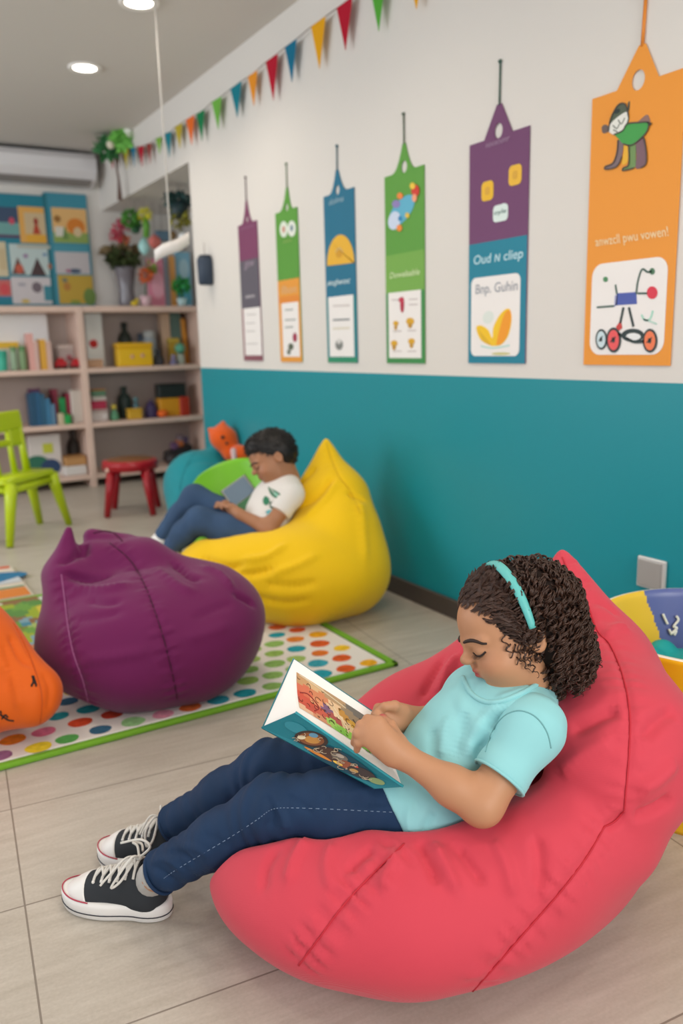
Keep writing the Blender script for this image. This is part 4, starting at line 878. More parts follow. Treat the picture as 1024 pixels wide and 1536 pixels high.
for i in range(14): an = g_.uniform(0, 6.28); rr_ = g_.uniform(.03, .15); prims.append(el(tc_+A([rr_*math.cos(an), rr_*math.sin(an), (.278)+g_.uniform(-.01, .02)]), (.035, .03, .03), k=.015))
V, F = sdf_mesh(prims, .006); mesh_obj('heap_body', V, F, mat('turquoise_foam', '#1FA3A0', .6), t2)
MB().lathe([(.06, .24), (.10, .245), (.10, .015), (.06, .015)], tuple(tc_*A([1, 1, 0]))).build('base', P_('#17807E'), t2)
# ---------------------------------------------------------------- rugs
RX0, RX1, RY0, RY1 = -.75, 1.382, 2.008, 3.45
t = thing('dotted_rug', 'cream rug with rows of coloured dots and a green border', 'rug', (.4, 2.6, 0))
M_rug = mat('rug_pile', '#EFE9E2', .95, .1, bump=.6, scale=420); M_rugd = mat('rug_dot_pile', '#FFFFFF', .95, .1, bump=.6, scale=420, attr='Col', var=.18, vscale=60)
MB().box(((RX0+RX1)/2, (RY0+RY1)/2, .006), ((RX1-RX0)/2-.03, (RY1-RY0)/2-.03, .006), bev=.003).build('rug_field', M_rug, t)
mb = MB(); bw = .022
for x0, x1, y0, y1 in ((RX0, RX1, RY0, RY0+bw), (RX0, RX1, RY1-bw, RY1), (RX0, RX0+bw, RY0, RY1), (RX1-bw, RX1, RY0, RY1)):
    mb.box(((x0+x1)/2, (y0+y1)/2, .007), ((x1-x0)/2, (y1-y0)/2, .007), bev=.004)
mb.build('border', mat('rug_border_green', '#7DB53A', .95, .1, bump=.8, scale=380), t)
GRNS = ['#A5C46A', '#9CC063', '#94BE68', '#A9C86E']; TEAL = ['#2A97A5', '#2F9FB0', '#2C8C9A', '#3FA3B5']; ORG = ['#E0703A', '#DD6230', '#E27A35', '#E58A3A']; YEL_ = ['#F0AE28', '#F3C534', '#EDBA2E', '#F0A930']
MIX = ['#8A5A86', '#7A4566', '#B35E92', '#9A6A90', '#E37A98', '#EE9DB2', '#F2DA3A', '#F0D236', '#2F9AA5', '#D9502F', '#C8452F', '#E98A2E', '#9ED08E', '#A7D3D0', '#3F6A86', '#6B5A3A', '#5FAE5A', '#8C7A80']
mb = MB(); g_ = np.random.default_rng(11); z = .0123
i = 0
for iy in range(22):
    for ix in range(34):
        x = RX0+.055+ix*.083+(iy % 2)*.0415; y = RY0+.058+iy*.077; x += g_.normal()*.004; y += g_.normal()*.004
        if x > RX1-.05 or y > RY1-.05: continue
        q = x-.35*(y-2.0)   # colour columns run slightly aslant
        if x < .70: pal = MIX
        elif x < .82: pal = ORG if (ix+iy) % 3 else TEAL
        elif x < .90: pal = TEAL
        elif x < 1.13: pal = GRNS
        elif x < 1.19: pal = TEAL
        elif x < 1.28: pal = ORG
        else: pal = YEL_ if iy % 3 else ['#8FA0C4', '#5FB07A', '#F0B030']
        c_ = pal[g_.integers(len(pal))]; r = .0290*g_.uniform(.92, 1.12)
        P = [(x+r*math.cos(a)*(1+.05*math.sin(3*a+i))*1.08, y+r*math.sin(a)*(1+.05*math.cos(2*a+i))*.95) for a in np.linspace(0, 2*math.pi, 19)[:-1]]
        mb.color(c_).add([(q_[0], q_[1], z) for q_ in P], [tuple(range(18))], True); i += 1
mb.build('dot_pattern', M_rugd, t, usecol=True)
t = thing('play_mat', 'printed picture play mat lying behind the orange bag', 'mat', (.1, 3.6, 0)); z = .013
y0_, y1_ = 3.47, 4.02
MB().box((.1, (y0_+y1_)/2, .006), (.46, (y1_-y0_)/2, .006), bev=.003).build('mat_base', mat('mat_cream', '#D8CDBB', .8), t)
mb = MB(); fl_ = lambda P, c_, k=0: mb.color(c_).add([(x, y, z+.0004*k) for x, y in P], [tuple(range(len(P)))], False)
fl_([(-.36, y1_-.04), (-.36, y1_-.0005), (.55, y1_-.0005), (.55, y1_-.04)][::-1], '#D9573A'); fl_(circ(.3, 3.83, .30, .11), '#2372A0', 1); fl_(circ(.33, 3.87, .05, .022), '#D9E4EA', 2); fl_(circ(.25, 3.8, .12, .02), '#5C86B4', 2)
fl_([(-.36, y0_+.005), (.55, y0_+.005), (.55, y0_+.14), (-.36, y0_+.14)], '#D9803A', 1); fl_([(.4, 3.7), (.555, 3.7), (.555, 3.79)], '#C9CDD2', 3); fl_([(-.36, 3.62), (.55, 3.62), (.55, 3.645), (-.36, 3.645)], '#5E8A6A', 1)
mb.build('printed_picture', M_print, t, usecol=True)
t = thing('cloth_toy_map', 'crumpled printed cloth in green, yellow and white lying between the orange and purple bags', 'cloth', (.3, 2.9, 0))
V = []; F = []; FC = []; nx_, ny_ = 40, 40; xs = np.linspace(-.1, .56, nx_); ys = np.linspace(2.62, 3.42, ny_)
for j, y in enumerate(ys):
    for i, x in enumerate(xs): V.append((x, y, .017+.007*(1+math.sin(9*x+14*y))*(1+math.sin(17*y-6*x))*.5))
PAL = ['#6E9A4A', '#98A83A', '#D5D2CA', '#B97A55', '#C9B94A', '#5F8A4A', '#7F8040', '#4E8698', '#7FA0AC', '#A3B46A', '#D9D6D0', '#8A6A4A']
sd = [(g_.uniform(-.1, .56), g_.uniform(2.62, 3.42), PAL[k % len(PAL)]) for k in range(150)]
for j in range(ny_-1):
    for i in range(nx_-1):
        k = j*nx_+i; F.append((k, k+1, k+nx_+1, k+nx_)); x, y = (xs[i]+xs[i+1])/2, (ys[j]+ys[j+1])/2
        FC.append(lin(min(sd, key=lambda s_: (s_[0]-x)**2+(s_[1]-y)**2*.5)[2]))
mesh_obj('cloth_sheet', V, F, mat('printed_cloth', '#FFFFFF', .85, .15, attr='Col'), t, fcolors=FC)
# ================================================================= girl: joints (image x, image y, distance) and volumes
HFWD = nrm(-.92*CR-.32*CU-.17*CF); HF = frame(HFWD, -.33*CR+.94*CU); HO = W(772, 952, 1.335)
def HL(x, y, z): return HO+HF@A([x, y, z], float)
def hel(c, r, k=.015, op='u', rot=None): return el(HL(*c), r, HF if rot is None else HF@rot, k, op)
def hrc(a, b, ra, rb=None, k=.012, op='u'): return rc(HL(*a), HL(*b), ra, rb, k, op)
NB = W(786, 1046, 1.35); SN = W(798, 1092, 1.262); SF = W(716, 1046, 1.43); PV = W(640, 1203, 1.375); CHE = W(745, 1090, 1.35)
TA = nrm(NB-PV); TS = nrm(SN-SF-TA*((SN-SF)@TA)); TF = np.cross(TA, TS); TR = np.stack([TA, TS, TF], 1)
EN = W(722, 1206, 1.22); WN = W(600, 1131, 1.245); EF = W(712, 1072, 1.47); WF = W(612, 1078, 1.40)
# near hand (palm down over the book edge) and far hand (pinching the page)
def hand(wr, kn, base, pip, tip, r=.0070, th=None):
    P = []
    for b_, k_, p_, t_, s in zip(base, kn, pip, tip, (1, 1.04, 1, .88)):
        P += [rc(b_, k_, .0105*s, .0088*s, k=.012), rc(k_, p_, .0082*s, .0074*s, k=.005), rc(p_, t_, .0074*s, .006*s, k=.003)]
    P.append(rc(wr, (A(kn[1])+A(kn[2]))/2*.55+A(wr)*.45, .0165, .016, k=.02))
    if th: P += [rc(th[0], th[1], .011, .0088, k=.012), rc(th[1], th[2], .0084, .0072, k=.004), rc(th[2], th[3], .0072, .006, k=.003)]
    return P
nh = hand(WN, [W(569, 1083, 1.243), W(559, 1089, 1.24), W(552, 1099, 1.238), W(550, 1111, 1.238)],
          [W(590, 1117, 1.243), W(588, 1123, 1.24), W(586, 1130, 1.238), W(584, 1137, 1.238)],
          [W(551, 1079, 1.252), W(541, 1088, 1.247), W(536, 1100, 1.243), W(538, 1114, 1.243)],
          [W(543, 1093, 1.275), W(533, 1103, 1.268), W(531, 1114, 1.262), W(535, 1125, 1.258)],
          th=[W(596, 1110, 1.255), W(586, 1088, 1.272), W(574, 1078, 1.29), W(563, 1082, 1.30)])
fh = hand(WF, [W(583, 1061, 1.385), W(580, 1069, 1.37), W(580, 1079, 1.362), W(583, 1089, 1.36)],
          [W(604, 1068, 1.395), W(603, 1074, 1.388), W(603, 1081, 1.384), W(604, 1087, 1.384)],
          [W(567, 1062, 1.372), W(566, 1072, 1.353), W(569, 1083, 1.347), W(574, 1092, 1.35)],
          [W(558, 1079, 1.372), W(572, 1084, 1.338), W(578, 1091, 1.34), W(584, 1096, 1.345)],
          th=[W(604, 1066, 1.375), W(592, 1059, 1.358), W(577, 1060, 1.352), W(566, 1068, 1.358)])
def build_head():
    head = [hel((0, -.012, .034), (.066, .085, .074)), hel((0, .036, .036), (.053, .047, .050), k=.02), hel((0, .026, -.018), (.053, .050, .052), k=.03),
            hel((0, .043, -.050), (.034, .030, .028), k=.03), hrc((-.006, .058, -.079), (.006, .058, -.079), .0130, k=.026), hel((0, .015, -.052), (.046, .042, .038), k=.03)]
    for s in (-1, 1):
        head += [hel((s*.032, .050, -.026), (.025, .026, .023), k=.02), hel((s*.027, .097, .0045), (.0155, .012, .0085), k=.016, op='sub'),
             hel((s*.027, .0685, .003), (.0140, .0122, .0105), k=.005), hrc((s*.012, .082, .0175), (s*.042, .066, .018), .0045, .004, k=.012),
             hel((s*.067, -.008, -.004), (.0075, .015, .022), k=.006, rot=rz(s*.35)), hel((s*.0725, -.006, -.003), (.004, .008, .013), k=.004, op='sub', rot=rz(s*.35)),
             hel((s*.0068, .0875, -.0115), (.0050, .0058, .0044), k=.006)]
    head += [hrc((0, .078, .012), (0, .0890, -.006), .005, .006, k=.014), hel((0, .0935, -.0085), (.0068, .0062, .0058), k=.008),
         hel((0, .0785, -.031), (.0150, .0078, .0042), k=.006), hel((0, .0765, -.0392), (.0125, .0080, .0050), k=.006), hel((0, .0865, -.0353), (.017, .006, .0012), k=.003, op='sub'), hel((-.0165, .0745, -.0335), (.0035, .003, .0022), k=.004, op='sub'), hel((.0165, .0745, -.0335), (.0035, .003, .0022), k=.004, op='sub'),
         hel((0, .0790, -.0505), (.012, .006, .004), k=.01, op='sub'), hel((-.019, .069, -.035), (.006, .006, .006), k=.01), hel((.019, .069, -.035), (.006, .006, .006), k=.01)]
    return head
head = build_head()
arms = [rc(SN, EN, .036, .0295, k=.02), rc(EN, EN+(WN-EN)*.35, .0295, .0275, k=.02), rc(EN+(WN-EN)*.35, WN, .0275, .0172, k=.02),
        rc(SF, EF, .035, .03, k=.02), rc(EF, WF, .028, .0175, k=.02)]
neck = [rc(HL(0, -.03, -.03), NB, .036, .040, k=.03), rc(NB, CHE, .05, .07, k=.03), rc(CHE, PV, .07, .075, k=.03), rc(SN, SF, .032, .032, k=.03)]
# legs and clothes
LN = [W(612, 1210, 1.333), W(500, 1209, 1.325), W(408, 1211, 1.34), W(330, 1257, 1.38), W(236, 1311, 1.43)]; RN = [.053, .054, .0475, .0425, .0365]
LF = [W(606, 1168, 1.43), W(500, 1157, 1.45), W(405, 1153, 1.478), W(336, 1192, 1.53), W(262, 1236, 1.59)]; RF = [.060, .053, .0465, .0415, .037]
legs = chain(LN, [r*.8 for r in RN], .02)+chain(LF, [r*.8 for r in RF], .02)+[rc(PV, LN[0], .07, .055, k=.04), rc(PV, LF[0], .07, .055, k=.04)]
def lnoise(X, Y, Z, s, seed):
    g = np.random.default_rng(seed); o = 0
    for i in range(5):
        d = nrm(g.normal(size=3))*s*g.uniform(.7, 1.6); o = o+np.sin(X*d[0]+Y*d[1]+Z*d[2]+g.uniform(0, 6))
    return o/5
an = nrm(LN[4]-LN[3]); af = nrm(LF[4]-LF[3])
jeans_n = chain(LN, RN, .03)+[rc(PV, LN[0], .072, .054, k=.05), cut(LN[4]-an*.005, an, .003)]
jeans_f = chain(LF, RF, .03)+[rc(PV, LF[0], .072, .056, k=.05), cut(LF[4]+af*.004, af, .003)]
shirt_p = [el(PV-TA*.03-TF*.012, (.140, .118, .092), TR, .05), el(PV+(NB-PV)*.42-TF*.024, (.095, .100, .084), TR, .05), el(PV+(NB-PV)*.78-TF*.018, (.075, .100, .074), TR, .05),
           rc(W(640, 1206, 1.34), W(580, 1206, 1.332), .063, .061, k=.03), rc(W(640, 1172, 1.42), W(580, 1165, 1.43), .064, .064, k=.03),
           rc(SN, SF, .040, .044, k=.045), rc(SN, NB, .038, .044, k=.03), rc(SF, NB, .042, .044, k=.03), rc(NB-TA*.02, NB-TA*.004, .047, .044, k=.02),
           rc(SF-TF*.01, W(712, 1030, 1.405), .038, .028, k=.03)]
# ================================================================= bean bags
def bag_noise(seed, amp, s):
    g = np.random.default_rng(seed); K = [(nrm(g.normal(size=3))*s*g.uniform(.6, 2.2), g.uniform(0, 6.28)) for _ in range(7)]
    def f(X, Y, Z):
        o = 0
        for d, ph in K: o = o+np.sin(X*d[0]+Y*d[1]+Z*d[2]+ph+.8*np.sin(Z*s*.9+ph))
        return o*amp/7
    return f
def shrink(p, e):
    q = dict(p); 
    if q['t'] == 'rc': q['ra'] = q['ra']-e; q['rb'] = q['rb']-e
    elif q['t'] == 'el': q['r'] = q['r']-e
    q['op'] = 'sub'; q['k'] = .035; return q
M_bagr = mat('coral_red_canvas', '#CC4050', .72, .25, bump=.12, scale=320, kind='weave', sheen=.12)
M_bagr2 = mat('coral_red_piping', '#BC2C3A', .7, .25)
body_dents = [shrink(p, .006) for p in (chain(LN, RN)+chain(LF, RF)+[shirt_p[0], shirt_p[1], shirt_p[2], rc(SN, EN, .036, .031), rc(EN, WN, .03, .02), rc(SN, SF, .04, .04), rc(SF, EF, .036, .032), rc(EF, WF, .03, .02), rc(PV, LN[0], .088, .066), rc(PV, LF[0], .085, .064), hel((0, -.03, .02), (.085, .10, .095))])]
AP = W(843, 833, 1.60)
red = [el((.825, 1.075, .14), (.425, .325, .165), k=.05), rc(W(425, 1330, 1.40), W(520, 1360, 1.38), .08, .09, k=.08),
       rc(W(915, 1170, 1.34), W(915, 1130, 1.38), .10, .125, k=.06),
       rc(W(915, 1130, 1.38), W(878, 1010, 1.56), .125, .125, k=.08), rc(W(878, 1010, 1.56), AP, .125, .006, k=.03),
       rc(W(895, 1010, 1.50), W(852, 850, 1.59), .085, .012, k=.03), rc(W(915, 1130, 1.42), W(895, 1040, 1.50), .13, .09, k=.06),
       rc(W(800, 1010, 1.62), AP, .12, .006, k=.02),
       rc((.64, .905, .14), (.83, .835, .200), .10, .098, k=.05), rc((.83, .835, .200), (.965, .835, .215), .098, .100, k=.026),
       rc((.905, .915, .300), (1.00, .925, .310), .032, .034, k=.03, op='sub'),
       rc(W(440, 1165, 1.60), W(620, 1085, 1.63), .055, .085, k=.06), rc(W(620, 1085, 1.63), W(760, 1020, 1.64), .085, .12, k=.06)]
lap = [el(W(600, 1130, 1.36), (.22, .13, .085), np.stack([CR, -CF, CU], 1), .04, 'sub')]

def bag_finish(prims, h, seams, folds, m, mp, thing_, noise, it=3, piping=.0022, name='bag_cover', fk=1.8):
    V, F = sdf_mesh(prims, h, noise, floor=.0); V = relax(V, F, it); tr = bvh_vf(V, F)
    items = []
    for L, dp, pk in seams: items.append((dr(tr, L), .007, -dp, pk))
    for L, w, a in folds: items.append((dr(tr, L, 6), w, a*fk, 0))
    V = deform(V, F, [q for q in items if len(q[0]) > 1]); V[:, 2] = np.maximum(V[:, 2], 0.0)
    o = mesh_obj(name, V, F, m, thing_); tr = bvh_vf(V, F)
    for L, dp, pk in seams:
        P = dr(tr, L, 12, .0006)
        if len(P) > 2: MB().tube(P, piping, 6).build('piped_seam', mp[min(len(mp)-1, seams.index((L, dp, pk)))] if isinstance(mp, list) else mp, thing_)
    return o
t = thing('bean_bag', 'large coral red bean bag that the reading girl lies on', 'bean bag', (.83, 1.06, 0), 'bean bags')
redbag = bag_finish(red+lap+body_dents, .0055, [
    ([(906, 1240), (880, 1285), (840, 1338), (790, 1395), (740, 1452), (692, 1504)], .0045, .0022), ([(606, 1266), (565, 1305), (520, 1352), (480, 1405), (448, 1448)], .0045, .0026),
    ([(843, 836), (862, 880), (880, 905), (895, 945), (915, 968), (934, 1015), (944, 1070), (943, 1130), (938, 1190), (936, 1214)], .005, .0014), ([(936, 1216), (922, 1232), (906, 1240)], .008, .001)],
    [([(628, 1258), (640, 1290), (660, 1330)], .008, -.005), ([(650, 1262), (668, 1300), (690, 1345)], .009, .005), ([(680, 1262), (705, 1300), (730, 1330)], .008, -.004), ([(600, 1270), (585, 1300), (575, 1340)], .01, .005), ([(560, 1268), (540, 1290), (515, 1310)], .008, -.004),
     ([(500, 1262), (490, 1300), (500, 1340)], .010, .004), ([(740, 1258), (760, 1300), (770, 1350)], .010, .004), ([(800, 1250), (810, 1290), (806, 1340)], .010, -.004), ([(460, 1258), (440, 1290), (430, 1330)], .009, .004), ([(420, 1270), (400, 1300), (395, 1340)], .008, -.003),
     ([(850, 1100), (890, 1080), (930, 1060)], .012, -.006), ([(835, 1160), (880, 1130), (925, 1105)], .014, .004), ([(960, 1110), (990, 1080), (1015, 1065)], .012, -.005), ([(950, 1190), (985, 1170), (1015, 1140)], .012, .005), ([(945, 1225), (980, 1215), (1010, 1195)], .010, -.006),
     ([(690, 980), (670, 1010), (655, 1045)], .010, .006), ([(665, 985), (645, 1020), (630, 1050)], .008, -.005), ([(860, 890), (880, 870), (890, 850)], .008, -.003), ([(905, 955), (925, 940), (945, 945)], .008, .004), ([(880, 900), (905, 905), (930, 925)], .009, -.003)],
    M_bagr, M_bagr2, t, bag_noise(5, .008, 13), it=3, piping=.0014, fk=2.3)
# ---- purple bag
M_bagp = mat('plum_canvas', '#6A1450', .7, .25, bump=.12, scale=300, kind='weave', sheen=.15); M_bagp2 = mat('plum_piping', '#9A5A86', .6, .3); RZ = rz(-YAW)
t = thing('bean_bag', 'purple bean bag with piped seams sitting on the dotted rug', 'bean bag', tuple(W(230, 950, 2.45)*A([1, 1, 0])+A([0, 0, .013])), 'bean bags')
pur = [el(W(215, 945, 2.42), (.285, .27, .20), RZ, .05), el(W(330, 935, 2.45), (.135, .2, .155), RZ, .08), rc(W(105, 985, 2.33), W(108, 870, 2.36), .088, .075, k=.05), rc(W(95, 860, 2.37), W(103, 795, 2.36), .048, .010, k=.03),
       rc(W(145, 842, 2.42), W(215, 850, 2.46), .065, .080, k=.04), rc(W(215, 850, 2.46), W(310, 890, 2.5), .075, .085, k=.05), rc(W(138, 806, 2.44), W(190, 818, 2.47), .026, .034, k=.015), rc(W(215, 985, 2.30), W(150, 985, 2.28), .12, .10, k=.08), rc(W(285, 985, 2.35), W(200, 1000, 2.3), .12, .1, k=.08)]
pn = bag_noise(9, .009, 16); RUGZ = .0125
V0 = None
def bag_on(zf, *a, **k):
    global sdf_mesh
    old = sdf_mesh
    def f(pr, h, disp=None, pad=0., floor=None): return old(pr, h, disp, pad, zf)
    sdf_mesh = f
    try: o = bag_finish(*a, **k)
    finally: sdf_mesh = old
    return o
bag_on(RUGZ, pur, .0075, [([(165, 815), (195, 840), (218, 880), (240, 940), (256, 1000), (266, 1048)], .007, .0026), ([(92, 862), (97, 900), (102, 940), (110, 980), (124, 1020), (132, 1052)], .006, .0026), ([(140, 800), (165, 796), (184, 812)], .005, 0)],
    [([(90, 858), (130, 868), (170, 862)], .012, -.014), ([(85, 845), (110, 835), (125, 822)], .011, -.012), ([(118, 800), (125, 815), (128, 835)], .012, -.016), ([(100, 880), (150, 885), (200, 875)], .014, .008), ([(255, 840), (285, 865), (305, 868)], .012, -.012), ([(300, 850), (330, 862), (350, 885)], .014, .008), ([(350, 890), (370, 900), (382, 908)], .010, -.010), ([(230, 850), (270, 880), (300, 890)], .016, .006), ([(110, 930), (150, 925), (190, 915)], .014, -.005), ([(120, 990), (170, 985), (230, 975)], .016, .005), ([(290, 930), (320, 915), (350, 905)], .014, -.004), ([(130, 900), (160, 905), (185, 900)], .012, -.006), ([(270, 960), (310, 950), (350, 935)], .016, .004)], M_bagp, [mat('plum_dark_piping', '#45092F', .7), M_bagp2, mat('plum_dark_piping', '#45092F', .7)], t, pn, it=3, piping=.0019)
# ---- orange bag at the left edge
t = thing('bean_bag', 'orange bean bag with small black stitched marks at the left edge of the photo', 'bean bag', tuple(W(0, 1060, 2.2)*A([1, 1, 0])+A([0, 0, .013])), 'bean bags')
ora = [el(W(-75, 1010, 2.15), (.20, .2, .20), RZ, .05), rc(W(-40, 970, 2.13), W(45, 1035, 2.10), .10, .072, k=.05), rc(W(-40, 1050, 2.10), W(45, 1050, 2.09), .085, .062, k=.04), rc(W(-45, 985, 2.13), W(-30, 925, 2.17), .08, .03, k=.05)]
bag_on(RUGZ, ora, .006, [([(20, 935), (45, 985), (62, 1040), (60, 1085)], .003, .0)], [([(15, 950), (30, 985), (50, 1000)], .010, -.006), ([(0, 985), (25, 1030), (30, 1070)], .012, .005), ([(60, 1005), (75, 1030), (70, 1070)], .010, -.004), ([(5, 960), (15, 1000), (10, 1040)], .01, -.004)], mat('orange_canvas', '#E0610C', .65, .3, bump=.12, scale=300, kind='weave', sheen=.1), mat('orange_piping', '#C8540C', .6), t, bag_noise(12, .006, 18), it=2)
ob = [o for o in COL.objects if o.parent == t and o.name.startswith('bag_cover')][0]; tr = bvh(ob); mb = MB()
for L in ([(48, 1014), (50, 1022), (47, 1030)], [(50, 1014), (53, 1024), (54, 1030)], [(47, 1028), (50, 1024), (55, 1027)], [(0, 1071), (8, 1077), (13, 1080), (21, 1081)], [(3, 1078), (8, 1072), (12, 1076)], [(0, 1066), (2, 1070)]):
    P = dr(tr, L, 5, .001)
    if len(P) > 2: mb.tube(P, .0022, 5)
if mb.V: mb.build('stitched_mark', mat('black_stitching', '#1E1A18', .7), t)
# ---------------------------------------------------------------- girl meshes
M_skin = mat('child_skin', '#B98664', .5, .35, attr='Col'); M_tee = mat('aqua_jersey', '#90CBCF', .8, .2, bump=.1, scale=420, kind='weave', sheen=.1)
M_jean = mat('indigo_denim', '#1B3352', .75, .25, bump=.2, scale=500, kind='weave', var=.12, vscale=14)
girl = thing('person', 'girl in aqua shirt, jeans and headband reading on the red bean bag', 'person', tuple(PV*A([1, 1, 0])), 'children reading on bean bags')
V, F = sdf_mesh(head+arms+neck+nh+fh+legs, .002)
V = relax(V, F, 1); bodyT = bvh_vf(V, F)
def on_face(q, lift=.0006):
    h = bodyT.find_nearest(Vector(q)); return A(h[0])+A(h[1])*lift
def skincol(V):
    Lc = (V-HO)@HF; base = A(lin('#B98664')); c = np.tile(base, (len(V), 1))
    lip = np.exp(-((Lc[:, 0]/.0135)**2)**2-(((Lc[:, 2]+.0355)/.0082)**2)**2)*(Lc[:, 1] > .070)
    c = c*(1-lip[:, None]*.85)+A(lin('#B03A44'))*lip[:, None]*.85
    for s in (-1, 1):
        ch = np.exp(-(((Lc[:, 0]-s*.038)/.018)**2+((Lc[:, 2]+.022)/.016)**2+((Lc[:, 1]-.06)/.03)**2)); c = c*(1-ch[:, None]*.18)+A(lin('#BE6450'))*ch[:, None]*.18
    c[:, 3] = 1; return c
mesh_obj('body', V, F, M_skin, girl, colors=skincol(V))
BT = None
def bands(spots):
    def f(X, Y, Z):
        o = 0
        for c, ax, fr, w, a in spots:
            dx, dy, dz = X-c[0], Y-c[1], Z-c[2]; q = dx*ax[0]+dy*ax[1]+dz*ax[2]; r2 = dx*dx+dy*dy+dz*dz
            o = o+a*np.sin(q*fr+2.2*np.sin(dx*31+dz*23)+1.4*np.sin(dy*47-dz*19))*np.exp(-r2/w**2)
        return o
    return f
def leg_mesh(pr, L, seed):
    f1 = bands([(L[2], nrm(L[2]-L[1]), 190, .075, .0032), (L[4], nrm(L[4]-L[3]), 230, .085, .0030), (L[3], nrm(L[4]-L[2]), 150, .06, .0012), (L[0], nrm(L[1]-L[0]+A([0, 0, .06])), 130, .09, .0026)])
    V, F = sdf_mesh(pr, .0032, lambda X, Y, Z: f1(X, Y, Z)+.0010*lnoise(X, Y, Z, 50, seed)); return relax(V, F, 1), F
Va, Fa = leg_mesh(jeans_n, LN, 4); Vb, Fb = leg_mesh(jeans_f, LF, 5)
tj = bvh_vf(Va, Fa)
Va = deform(Va, Fa, [(dr(tj, L, 6), w, a, 0) for L, w, a in (([(398, 1190), (408, 1215), (404, 1245)], .007, -.005), ([(412, 1205), (425, 1225), (428, 1248)], .007, .005), ([(425, 1195), (450, 1205), (470, 1225)], .008, -.003), ([(225, 1300), (240, 1305), (262, 1322)], .006, -.004), ([(232, 1288), (255, 1292), (278, 1310)], .006, .004), ([(250, 1278), (275, 1282), (295, 1298)], .006, -.004), ([(270, 1268), (300, 1275), (315, 1290)], .007, .003), ([(300, 1250), (330, 1262), (345, 1275)], .008, -.002), ([(560, 1180), (520, 1190), (480, 1186)], .008, .003), ([(600, 1200), (560, 1205), (520, 1200)], .007, -.003))])
jeans = mesh_obj('jeans', np.concatenate([Va, Vb]), np.concatenate([Fa, Fb+len(Va)]), M_jean, girl)
tj = bvh_vf(Va, Fa)
P = dr(tj, [(608, 1219), (560, 1217), (500, 1214), (440, 1212), (408, 1214), (385, 1230), (345, 1256), (300, 1283), (262, 1306), (245, 1318)], 12, .0004); 
mb = MB()
for i in range(0, len(P)-2, 2): mb.tube(P[i:i+2], .0006, 4)
mb.build('seam_stitching', mat('pale_denim_thread', '#7F93AC', .8), girl)
for L, an_, RR in ((LN, an, RN), (LF, af, RF)):
    R_ = frame(an_, (0, 0, 1)); ring = [L[4]+an_*(-.008 if L is LN else .001)+R_@A([RR[4]*math.cos(a), 0, RR[4]*math.sin(a)]) for a in np.linspace(0, 2*math.pi, 33)[:-1]]
    MB().tube(ring, .0032, 8, closed=True).build('jean_cuff', M_jean, girl)
hn = nrm(-.89*CR-.45*CU); hp = W(590, 1212, 1.3)
f2 = bands([(PV+(NB-PV)*.35, nrm(TA*.8+TS*.5), 80, .13, .0020), (SN-TA*.05-TF*.03, nrm(TA+TF*.6), 120, .07, .0030), (PV-TF*.06, TA, 95, .09, .0020)])
V, F = sdf_mesh(shirt_p+[cut(hp, hn, .004)], .003, lambda X, Y, Z: f2(X, Y, Z)+.001*lnoise(X, Y, Z, 40, 6)); V = relax(V, F, 1)
ts = bvh_vf(V, F)
V = deform(V, F, [(dr(ts, L, 6), w, a, 0) for L, w, a in (([(775, 1058), (745, 1078), (725, 1110), (718, 1140)], .009, -.010), ([(760, 1052), (730, 1072), (708, 1105), (700, 1140)], .010, .006), ([(700, 1060), (690, 1100), (680, 1140)], .010, -.005), ([(672, 1072), (665, 1110), (660, 1140)], .010, .005), ([(650, 1090), (648, 1120), (650, 1150)], .009, -.004), ([(690, 1160), (670, 1150), (640, 1150)], .010, .004), ([(742, 1050), (770, 1040), (800, 1030)], .008, .004), ([(830, 1040), (838, 1080), (832, 1110)], .010, .003), ([(650, 1215), (640, 1235), (630, 1252)], .007, -.004), ([(620, 1200), (612, 1225), (615, 1250)], .007, .004))])
shirt = mesh_obj('shirt', V, F, M_tee, girl)
ts = bvh_vf(V, F)
SEAMS = []
# sleeves
for S_, E_, nm in ((SN, EN, 'near'), (SF, EF, 'far')):
    ax = nrm(E_-S_); hem = S_+(E_-S_)*.66
    f3 = bands([(S_+ax*.03, nrm(ax+TA*.5), 120, .06, .0030)])
    V, F = sdf_mesh([rc(S_-ax*.004, hem+ax*.05, .0445, .0415, k=.02), rc(S_, S_+(NB-S_)*.35, .043, .036, k=.03), cut(hem, ax, .003)], .003, lambda X, Y, Z: f3(X, Y, Z)); V = relax(V, F, 1)
    sl = mesh_obj('sleeve', V, F, M_tee, girl)
    if nm == 'near': tsl = bvh_vf(V, F)
    R_ = frame(ax, TA)
    for off, rr, w in ((.0, .0420, .0024), (-.010, .0424, .0008), (-.0135, .0426, .0008)):
        MB().tube([hem+ax*off+R_@A([rr*math.cos(a), 0, rr*math.sin(a)]) for a in np.linspace(0, 2*math.pi, 41)[:-1]], w, 8, closed=True).build('sleeve_hem', M_tee, sl)
def drape2(trees, pts, n=10, lift=.0003):
    out = []
    for p in catmull([A([x, y, 0]) for x, y in pts], n):
        best = None
        for t_ in trees:
            h = t_.ray_cast(Vector(CC), Vector(ray(p[0], p[1])))
            if h[0] is not None and (best is None or h[3] < best[3]): best = h
        if best is not None: out.append(A(best[0])+A(best[1])*lift)
    out = A(out)
    for _ in range(4): out[1:-1] = .25*out[:-2]+.5*out[1:-1]+.25*out[2:]
    return out
M_seam = mat('aqua_seam', '#6FA6A9', .8)
MB().tube(drape2([ts, tsl], [(728, 1128), (738, 1098), (756, 1074), (780, 1066), (804, 1076), (820, 1098), (826, 1122)]), .0011, 6).build('shoulder_seam', M_seam, shirt)
MB().tube(drape2([ts], [(694, 1016), (706, 1040), (728, 1053), (752, 1052), (780, 1041), (806, 1026)], 10, .0), .0042, 8).build('collar', M_tee, shirt)
